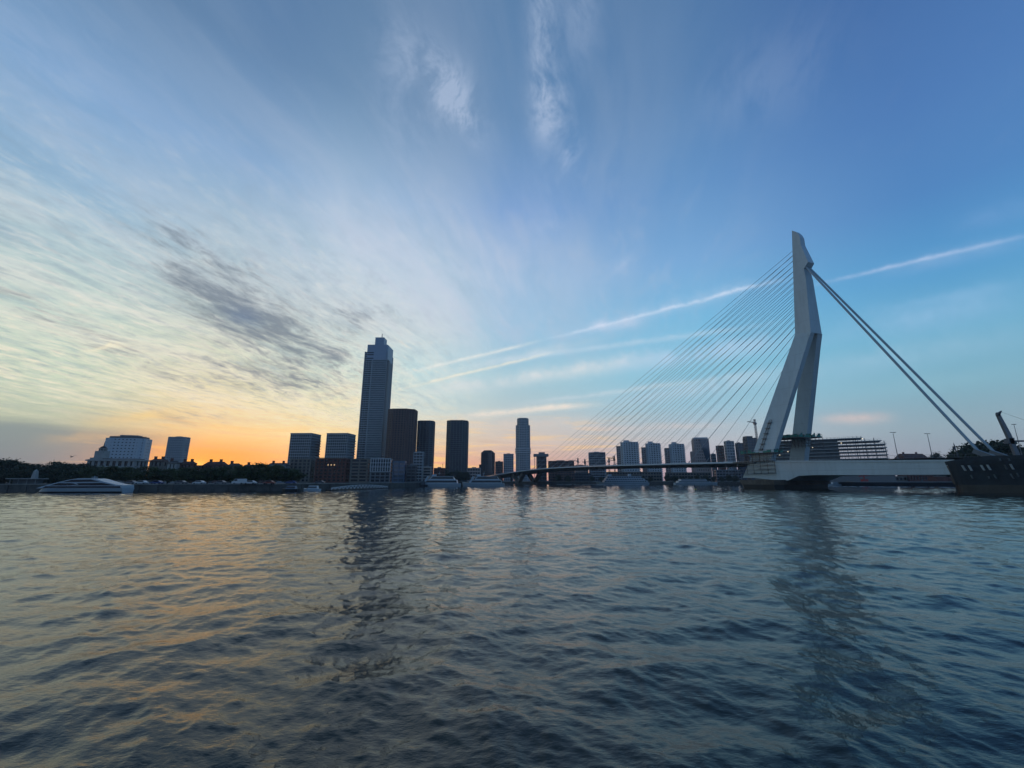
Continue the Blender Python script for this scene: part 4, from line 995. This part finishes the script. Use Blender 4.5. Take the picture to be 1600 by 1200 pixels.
# ------------------------------------------------------------------ boats
bwhite = mat('boat_white', (0.36, 0.42, 0.46), 0.35, var=.05); bglass = mat('boat_glass', (0.006, 0.01, 0.018), 0.12, ior=1.4); bgrey = mat('boat_grey', (0.18, 0.2, 0.22), .5); hullk = mat('black_hull', (0.012, 0.013, 0.016), .5)
def hull(m, L, Bm, zf, bow=.16, flare=1.0, n=22, sheer=.5, z0=-.5, rake=.024):
    """bow at -x"""
    vs = []; 
    for i in range(n + 1):
        f = i / n; x = -L / 2 + L * f
        b = Bm / 2 * min(1, (f / bow) ** .6 if f < bow else 1) * (1 - .12 * max(0, (f - .85) / .15)); b = max(b, .03)
        top = zf + sheer * max(0, 1 - f / .3) ** 2
        lx = x + (1 - f / .12) * L * max(rake, 0) if f < .12 else x; tx = x + (1 - f / .2) * L * max(-rake, 0) if f < .2 else x
        vs += [(lx, -b * .75, z0), (tx, -b * flare, top), (tx, b * flare, top), (lx, b * .75, z0)]
    fs = [(0, 1, 2, 3), (4 * n, 4 * n + 3, 4 * n + 2, 4 * n + 1)]
    for i in range(n): fs += [(4 * i + j, 4 * i + (j + 1) % 4, 4 * i + 4 + (j + 1) % 4, 4 * i + 4 + j) for j in range(4)]
    m.add(vs, fs)
def trap(m, x0, x1, z0, z1, b, sf=0.0, sb=0.0, tuck=.12):
    m.add([(x0, -b, z0), (x1, -b, z0), (x1, b, z0), (x0, b, z0), (x0 + sf, -b + tuck, z1), (x1 - sb, -b + tuck, z1), (x1 - sb, b - tuck, z1), (x0 + sf, b - tuck, z1)],
          [(0, 3, 2, 1), (4, 5, 6, 7), (0, 1, 5, 4), (1, 2, 6, 5), (2, 3, 7, 6), (3, 0, 4, 7)])
def boat(name, label, cat, pl, pr, Y, flip=False, rz=0):
    cx = xat((pl + pr) / 2, Y, 0); L = xat(pr, Y, 0) - xat(pl, Y, 0)
    return thing(name, (cx, Y, 0), label, cat, (math.pi if flip else 0) + rz), L
# sleek ferry at the left: curved profile lofted along the length
t, L = boat('passenger_ferry', 'long sleek white passenger boat with dark sweeping windows moored at left', 'boat', 63, 194, 151, False, .10)
m = MB(); hull(m, L, 6.4, 1.55, .2, 1, 24, .0, -.5, -.07); m.build('hull', bwhite, t)
m = MB(); hull(m, L * .985, 6.5, 0.42, .2, 1, 24, .0, -.6, -.02); m.build('boot_stripe', hullk, t)
prof = [(-.43, 1.5), (-.37, 2.15), (-.30, 2.75), (-.2, 3.6), (-.10, 4.35), (0.0, 4.75), (.14, 4.78), (.20, 4.5), (.28, 3.75), (.36, 3.15), (.42, 2.75), (.49, 2.55), (.495, 1.5)]
m = MB(); m.extr([(x * L, -2.75, z) for x, z in prof], (0, 5.5, 0)); m.build('superstructure', bwhite, t, bev=.1)
def strip(m, pts, y): m.extr([(x * L, y, z) for x, z in pts], (0, -.08 if y < 0 else .08, 0))
for pts in ([(-.36, 1.62), (-.33, 2.2), (.47, 2.2), (.48, 1.62)], [(-.29, 2.45), (-.20, 3.25), (-.04, 3.15), (.0, 2.75), (-.08, 2.45)], [(-.03, 2.45), (.02, 2.8), (-.01, 3.2), (.27, 3.3), (.38, 2.7), (.42, 2.45)], [(-.16, 3.6), (-.06, 4.35), (.14, 4.45), (.24, 3.7)]):
    m = MB(); strip(m, pts, -2.76); strip(m, pts, 2.76); m.build('window_band', bglass, t)
m = MB(); m.tube((.10 * L, 0, 4.7), (.10 * L, 0, 5.7), .09, 6); m.beam((.10 * L - .9, 0, 5.2), (.10 * L + .9, 0, 5.2), .25, .2); m.build('radar_mast', bwhite, t)
MB().box(-.04 * L, .15 * L, -2, 2, 4.72, 4.86).build('roof_deck', bgrey, t)
m = MB()
for k in range(9): m.tube((L * (.36 + k * .016), -2.6, 2.4), (L * (.36 + k * .016), -2.6, 3.2), .03, 4)
m.build('railing', bwhite, t)

def tour(label, pl, pr, Y, flip, wheel=.0):
    t, L = boat('tour_boat', label, 'boat', pl, pr, Y, flip); t['group'] = 'tour boats moored at the quay'
    m = MB(); hull(m, L, 8, 2.2, .22, 1, 22, .9); m.build('hull', bwhite, t)
    m = MB(); trap(m, -.30 * L, .44 * L, 2.2, 4.6, 3.4, .03 * L, .02 * L); m.build('saloon', bwhite, t)
    m = MB(); trap(m, -.283 * L, .43 * L, 2.75, 4.05, 3.50, .035 * L, .01 * L, .10); m.build('window_band', bglass, t)
    m = MB(); trap(m, -.20 * L, .38 * L, 4.6, 6.8, 3.0, .06 * L, .05 * L); m.build('upper_deck', bwhite, t)
    m = MB(); trap(m, -.172 * L, .36 * L, 5.2, 6.35, 3.08, .05 * L, .03 * L, .09); m.build('window_band', bglass, t)
    MB().box(-.18 * L, .38 * L, -3.3, 3.3, 6.82, 7.0).build('canopy', bgrey, t)
    m = MB(); trap(m, -.16 * L, -.06 * L, 7.0, 8.1, 1.6, .02 * L, 0); m.build('wheelhouse', bwhite, t)
    m = MB(); m.tube((0, 0, 7), (.02 * L, 0, 10.2), .12, 6); m.beam((.01 * L - .8, 0, 8.8), (.01 * L + .8, 0, 8.8), .2, .2); m.build('mast', bwhite, t)
    m = MB()
    for k in range(14): x = L * (-.44 + k * .065); m.tube((x, -3.3, 2.3), (x, -3.3, 3.4), .04, 4) if x < -.3 * L or x > .44 * L else None
    m.tube((-.44 * L, -2.4, 3.3), (-.3 * L, -3.3, 3.3), .04, 4); m.build('railing', bwhite, t)
    m = MB(); m.extr([(-.34 * L, -3.45, 2.2), (-.30 * L, -3.45, 2.2), (-.20 * L, -3.45, 6.8), (-.245 * L, -3.45, 6.8)], (0, 6.9, 0)); m.build('slanted_screen', bwhite, t)
tour('white tour boat with sloping front moored below the dark towers, left one of two', 651, 719, 296, False)
tour('white tour boat with long dark window band moored beside the bridge end', 722, 788, 305, False)
t, L = boat('flagpole_barge', 'dark low landing stage between the quay corner and left tour boat', 'landing stage', 640, 668, 292)
MB().box(-L / 2, L / 2, -2, 2, -.4, 1.3).build('pontoon', hullk, t); MB().box(-L * .3, L * .35, -1.5, 1.5, 1.3, 3.6).build('cabin', W['dark'], t)
t.name = 'landing_stage'
t = thing('flagpole', (xat(691, 330), 330, 0), 'thin reddish pole standing between the two dark towers behind the boats', 'pole'); MB().tube((0, 0, -1), (0, 0, zat(726, 330)), .3, 6, .12).build('pole', W['red'], t); MB().tube((0, 0, zat(726, 330)), (0, 0, zat(724, 330)), .3, 6, .05).build('finial', W['red'], t)
# river cruise ship
t, L = boat('river_cruise_ship', 'long white river cruise ship with stacked decks sailing under the bridge', 'ship', 931, 1013, 432)
m = MB(); hull(m, L, 9, 2.2, .12, 1, 24, .6); m.build('hull', bwhite, t)
for k in range(3):
    z = 2.2 + k * 1.95; x0, x1 = (-.36 + k * .03) * L, (.47 - k * .05) * L
    m = MB(); trap(m, x0, x1, z, z + 1.95, 4.2 - k * .15, .01 * L, .01 * L, .05); m.build('deck_house', bwhite, t)
    m = MB()
    x = x0 + .02 * L
    while x < x1 - .03 * L: m.box(x, x + 1.6, -4.3 + k * .15, 4.3 - k * .15, z + .65, z + 1.45); x += 2.3
    m.build('window_band', bglass, t)
MB().box(-.28 * L, .36 * L, -4, 4, 8.1, 8.3).build('sun_deck', bgrey, t)
m = MB(); trap(m, -.27 * L, -.2 * L, 8.3, 10, 1.6, .01 * L, 0); m.build('wheelhouse', bwhite, t)
m = MB(); m.tube((-.30 * L, 0, 2), (-.30 * L, 0, 17.5), .35, 6, .2); m.beam((-.30 * L - 1.4, 0, 14), (-.30 * L + 1.4, 0, 14), .3, .3); m.build('mast', bwhite, t)
m = MB(); trap(m, .12 * L, .18 * L, 8.3, 10.4, 1.2, .4, .4); m.build('funnel', bwhite, t)
t, L = boat('moored_ship', 'low white ship moored on the far bank right of the cruise ship', 'ship', 1054, 1122, 446, True)
m = MB(); hull(m, L, 8, 1.8, .14, 1, 20, .6); m.build('hull', bwhite, t)
for k in range(2):
    m = MB(); trap(m, (-.3 + k * .08) * L, (.44 - k * .06) * L, 1.8 + k * 1.8, 3.6 + k * 1.8, 3.6, .02 * L, .01 * L, .05); m.build('deck_house', bwhite, t)
    m = MB(); trap(m, (-.28 + k * .08) * L, (.43 - k * .06) * L, 2.4 + k * 1.8, 3.1 + k * 1.8, 3.66, .01 * L, .0, .02); m.build('window_band', bglass, t)
MB().tube((-.1 * L, 0, 5.4), (-.1 * L, 0, 8.6), .12, 6).build('mast', bwhite, t)
# black barge below the girder
t, L = boat('cargo_barge', 'long low black barge lying under the white bridge girder', 'barge', 1313, 1500, 350)
m = MB(); hull(m, L, 9, 2.6, .04, 1, 20, .3); m.build('hull', hullk, t)
MB().box(-.42 * L, .4 * L, -3.6, 3.6, 2.6, 3.3).build('hatch_cover', W['steel'], t)
MB().box(.28 * L, .48 * L, -3.4, 3.4, 3.3, 7.0).build('deck_cabin', W['red'], t)
m = MB(); m.tube((-.29 * L, 0, 3.2), (-.29 * L, 0, 8), .5, 6); m.beam((-.33 * L, 0, 7.4), (-.24 * L, 0, 8.3), .8, .8); m.box(-.31 * L, -.27 * L, -1.5, 1.5, 3.2, 5); m.build('deck_crane', mat('red_paint', (.35, .05, .04), .5), t)
t, L = boat('motor_launch', 'small white launch between the pylon pier and the black barge', 'boat', 1293, 1313, 360)
m = MB(); hull(m, L, 3.2, 1.2, .3, 1, 14, .4); m.build('hull', bwhite, t)
m = MB(); trap(m, -.15 * L, .3 * L, 1.2, 2.8, 1.2, .5, .2); m.build('cabin', bwhite, t); m = MB(); trap(m, -.13 * L, .28 * L, 1.8, 2.4, 1.26, .2, .1, .04); m.build('window_band', bglass, t)
for lab, a, b_, Y, cm_ in (('small moored boat with dark blue canopy on the left quay below the brick row', 440, 466, 168, W['blue']), ('small pale cabin boat moored just right of the blue-canopied one', 474, 500, 172, bwhite)):
    t, L = boat('cabin_boat', lab, 'boat', a, b_, Y); m = MB(); hull(m, L, 2.4, .9, .3, 1, 14, .3); m.build('hull', hullk if cm_ is not bwhite else bwhite, t)
    m = MB(); trap(m, -.2 * L, .36 * L, .9, 2.1, .95, .4, .2); m.build('canopy' if cm_ is not bwhite else 'cabin', cm_, t)
    m = MB(); trap(m, -.16 * L, .34 * L, 1.3, 1.75, .99, .15, .05, .03); m.build('window_band', bglass, t)
# white zigzag pontoon
P0 = Vector((xat(513, 176, 0), 176, 0)); P1 = Vector((xat(602, 226, 0), 226, 0)); D_ = P1 - P0; LL = D_.length
t = thing('floating_pontoon', tuple(P0), 'long floating pontoon with white zigzag railing before the apartment row', 'pontoon', math.atan2(D_.y, D_.x))
MB().box(0, LL, -1.2, 1.2, -.4, .55).build('float', hullk, t)
m = MB(); k = 0; st = LL / 34
zt_ = lambda i: 1.1 + 1.0 * math.sin(math.pi * i / 34)
for i in range(34): a, b = (.6, zt_(i + 1)) if i % 2 == 0 else (zt_(i), .6); m.beam((i * st, -1.2, a), ((i + 1) * st, -1.2, b), .22, .22); m.beam((i * st, -1.2, zt_(i)), ((i + 1) * st, -1.2, zt_(i + 1)), .2, .2)
m.build('railing', mat('white_rail', (.55, .58, .6), .5), t)
# buoy
Y_ = 196; t = thing('channel_buoy', (xat(1086.5, Y_, 0), Y_, 0), 'small upright dark channel buoy floating in mid river', 'buoy')
MB().tube((0, 0, -.4), (0, 0, .5), .62, 12, .5).build('float', mat('buoy_yellow', (.35, .28, .05), .5), t); MB().tube((0, 0, .5), (0, 0, 2.0), .28, 8, .18).build('post', W['dark'], t); MB().tube((0, 0, 2.0), (0, 0, 2.5), .3, 8, .02).build('top_mark', W['dark'], t)
# gull
Y_ = 75; zb_ = zat(714, Y_); t = thing('gull', (xat(112, Y_, zb_), Y_, zb_), 'lone gull in flight above the trees at left', 'bird')
m = MB()
st_ = [(-.27, .01), (-.2, .045), (-.08, .07), (.05, .065), (.2, .035), (.34, .008)]
vs = []; fs = []
for x, r in st_: vs += [(x, r * math.cos(a), r * .9 * math.sin(a) + x * .25) for a in [k * math.pi / 4 for k in range(8)]]
for i in range(len(st_) - 1): fs += [(8 * i + j, 8 * i + (j + 1) % 8, 8 * i + 8 + (j + 1) % 8, 8 * i + 8 + j) for j in range(8)]
fs += [tuple(range(8))[::-1], tuple(range(40, 48))]
m.add(vs, fs)
for sg in (-1, 1):
    a, b, c = Vector((-.06, 0, .03)), Vector((.05, sg * .28, .20)), Vector((.3, sg * .62, .16 if sg < 0 else .3))
    for p, q, w0, w1 in ((a, b, .17, .13), (b, c, .13, .02)):
        m.add([p + Vector((-w0 / 2, 0, .01)), p + Vector((w0 / 2, 0, .01)), q + Vector((w1 / 2, 0, .008)), q + Vector((-w1 / 2, 0, .008)), p + Vector((-w0 / 2, 0, -.01)), p + Vector((w0 / 2, 0, -.01)), q + Vector((w1 / 2, 0, -.008)), q + Vector((-w1 / 2, 0, -.008))],
              [(0, 1, 2, 3), (7, 6, 5, 4), (0, 3, 7, 4), (1, 5, 6, 2), (0, 4, 5, 1), (3, 2, 6, 7)])
m.build('body', mat('gull_feather', (.12, .12, .13), .8), t)
# cars on the quay
tyre = mat('tyre', (.02, .02, .02), .9)
def car_mesh(van=False):
    p = [(-2.1, .35), (-2.15, .75), (-1.3, .95), (-.75, 1.42), (.9, 1.45), (1.6, 1.0), (2.1, .92), (2.15, .4)] if not van else [(-2.4, .4), (-2.4, 1.05), (-1.8, 1.25), (-1.2, 2.1), (2.4, 2.15), (2.45, .4)]
    m = MB(); m.extr([(x, -.85, z) for x, z in p], (0, 1.7, 0)); return m
def car(label, px, Y, col, van=False):
    z = GZ; t = thing('parked_van' if van else 'parked_car', (xat(px, Y), Y, z), label, 'van' if van else 'car', 0.05, 'vehicles parked along the left quay')
    car_mesh(van).build('body', col, t, bev=.06)
    m = MB(); pts = [(-1.05, 1.0), (-.68, 1.34), (.82, 1.37), (1.3, 1.0)] if not van else [(-1.6, 1.35), (-1.15, 1.95), (-.3, 1.95), (-.3, 1.35)]
    for y in (-.86, .80): m.extr([(x, y, zz_) for x, zz_ in pts], (0, .06, 0))
    m.build('window', bglass, t)
    for x in (-1.35, 1.35):
        for y in (-.86, .66): MB().tube((x, y, .32), (x, y + .2, .32), .32, 12).build('wheel', tyre, t)
cw, cb, cg, cr = mat('car_white', (.5, .5, .5), .3), mat('car_blue', (.03, .06, .18), .3), mat('car_grey', (.12, .12, .13), .3), mat('car_red', (.2, .03, .02), .3)
for px, c, v, lab in ((205, cg, 0, 'grey car parked right behind the stern of the long white boat'), (222, cw, 0, 'white car parked on the quay in front of the museum right end'), (246, cb, 0, 'dark blue car on the quay below the white-fronted narrow house'), (283, cg, 0, 'grey car on the quay below the sun glow'),
                      (312, cw, 0, 'white car parked on the quay right below the setting sun'), (345, cg, 0, 'grey car parked left of the white van'), (374, cw, 1, 'white van parked on the left quay'), (392, cw, 0, 'white car parked just right of the white van'), (421, cr, 0, 'red car parked between the white van and blue car'), (455, cb, 0, 'blue car parked at the quay below the twin blocks'), (500, cg, 0, 'grey car parked left of the zigzag pontoon')):
    car(lab, px, 169 if px < 440 else 184 + (px - 455) * .25, c, bool(v))
# wakes
foam = mat('foam', (.42, .46, .48), .6, var=.35, scale=.8, bump=.8)
def wake(pts, wd, seed):
    rd = random.Random(seed); m = MB()
    for (x0, y0), (x1, y1) in zip(pts[:-1], pts[1:]):
        n = int(math.hypot(x1 - x0, y1 - y0) / .9)
        for i in range(n):
            f = rd.random(); x = x0 + (x1 - x0) * f; y = y0 + (y1 - y0) * f + rd.gauss(0, wd)
            a = rd.uniform(.8, 2.8); b = rd.uniform(.25, .7); h_ = rd.uniform(.06, .2)
            pl_ = [(x + a * math.cos(k * 1.0472) * rd.uniform(.7, 1.1), y + b * math.sin(k * 1.0472) * rd.uniform(.7, 1.1)) for k in range(6)]
            m.prism(pl_, -.2, h_, [(x + (u - x) * .6, y + (v - y) * .6) for u, v in pl_])
    tag(m.build('wake', foam), 'white foam wake on the river', 'wake', kind='stuff')
wake([(xat(868, 425, 0), 425), (xat(935, 428, 0), 428), (xat(1010, 426, 0), 426)], 1.4, 1)
wake([(xat(1290, 300, 0), 300), (xat(1490, 262, 0), 262)], 2.2, 2)

# thin evening haze over the river and town
hz = bpy.data.materials.new('haze_air'); hz.use_nodes = True; t_ = hz.node_tree; t_.nodes.clear()
pv = t_.nodes.new('ShaderNodeVolumePrincipled'); pv.inputs['Color'].default_value = (0.80, 0.88, 1.0, 1); pv.inputs['Density'].default_value = 0.00011; pv.inputs['Anisotropy'].default_value = 0.2
ou = t_.nodes.new('ShaderNodeOutputMaterial'); t_.links.new(pv.outputs[0], ou.inputs['Volume'])
tag(MB().box(-1500, 1500, -300, 1600, -3, 260).build('haze', hz), 'thin bluish evening haze over the river', 'haze', kind='stuff')
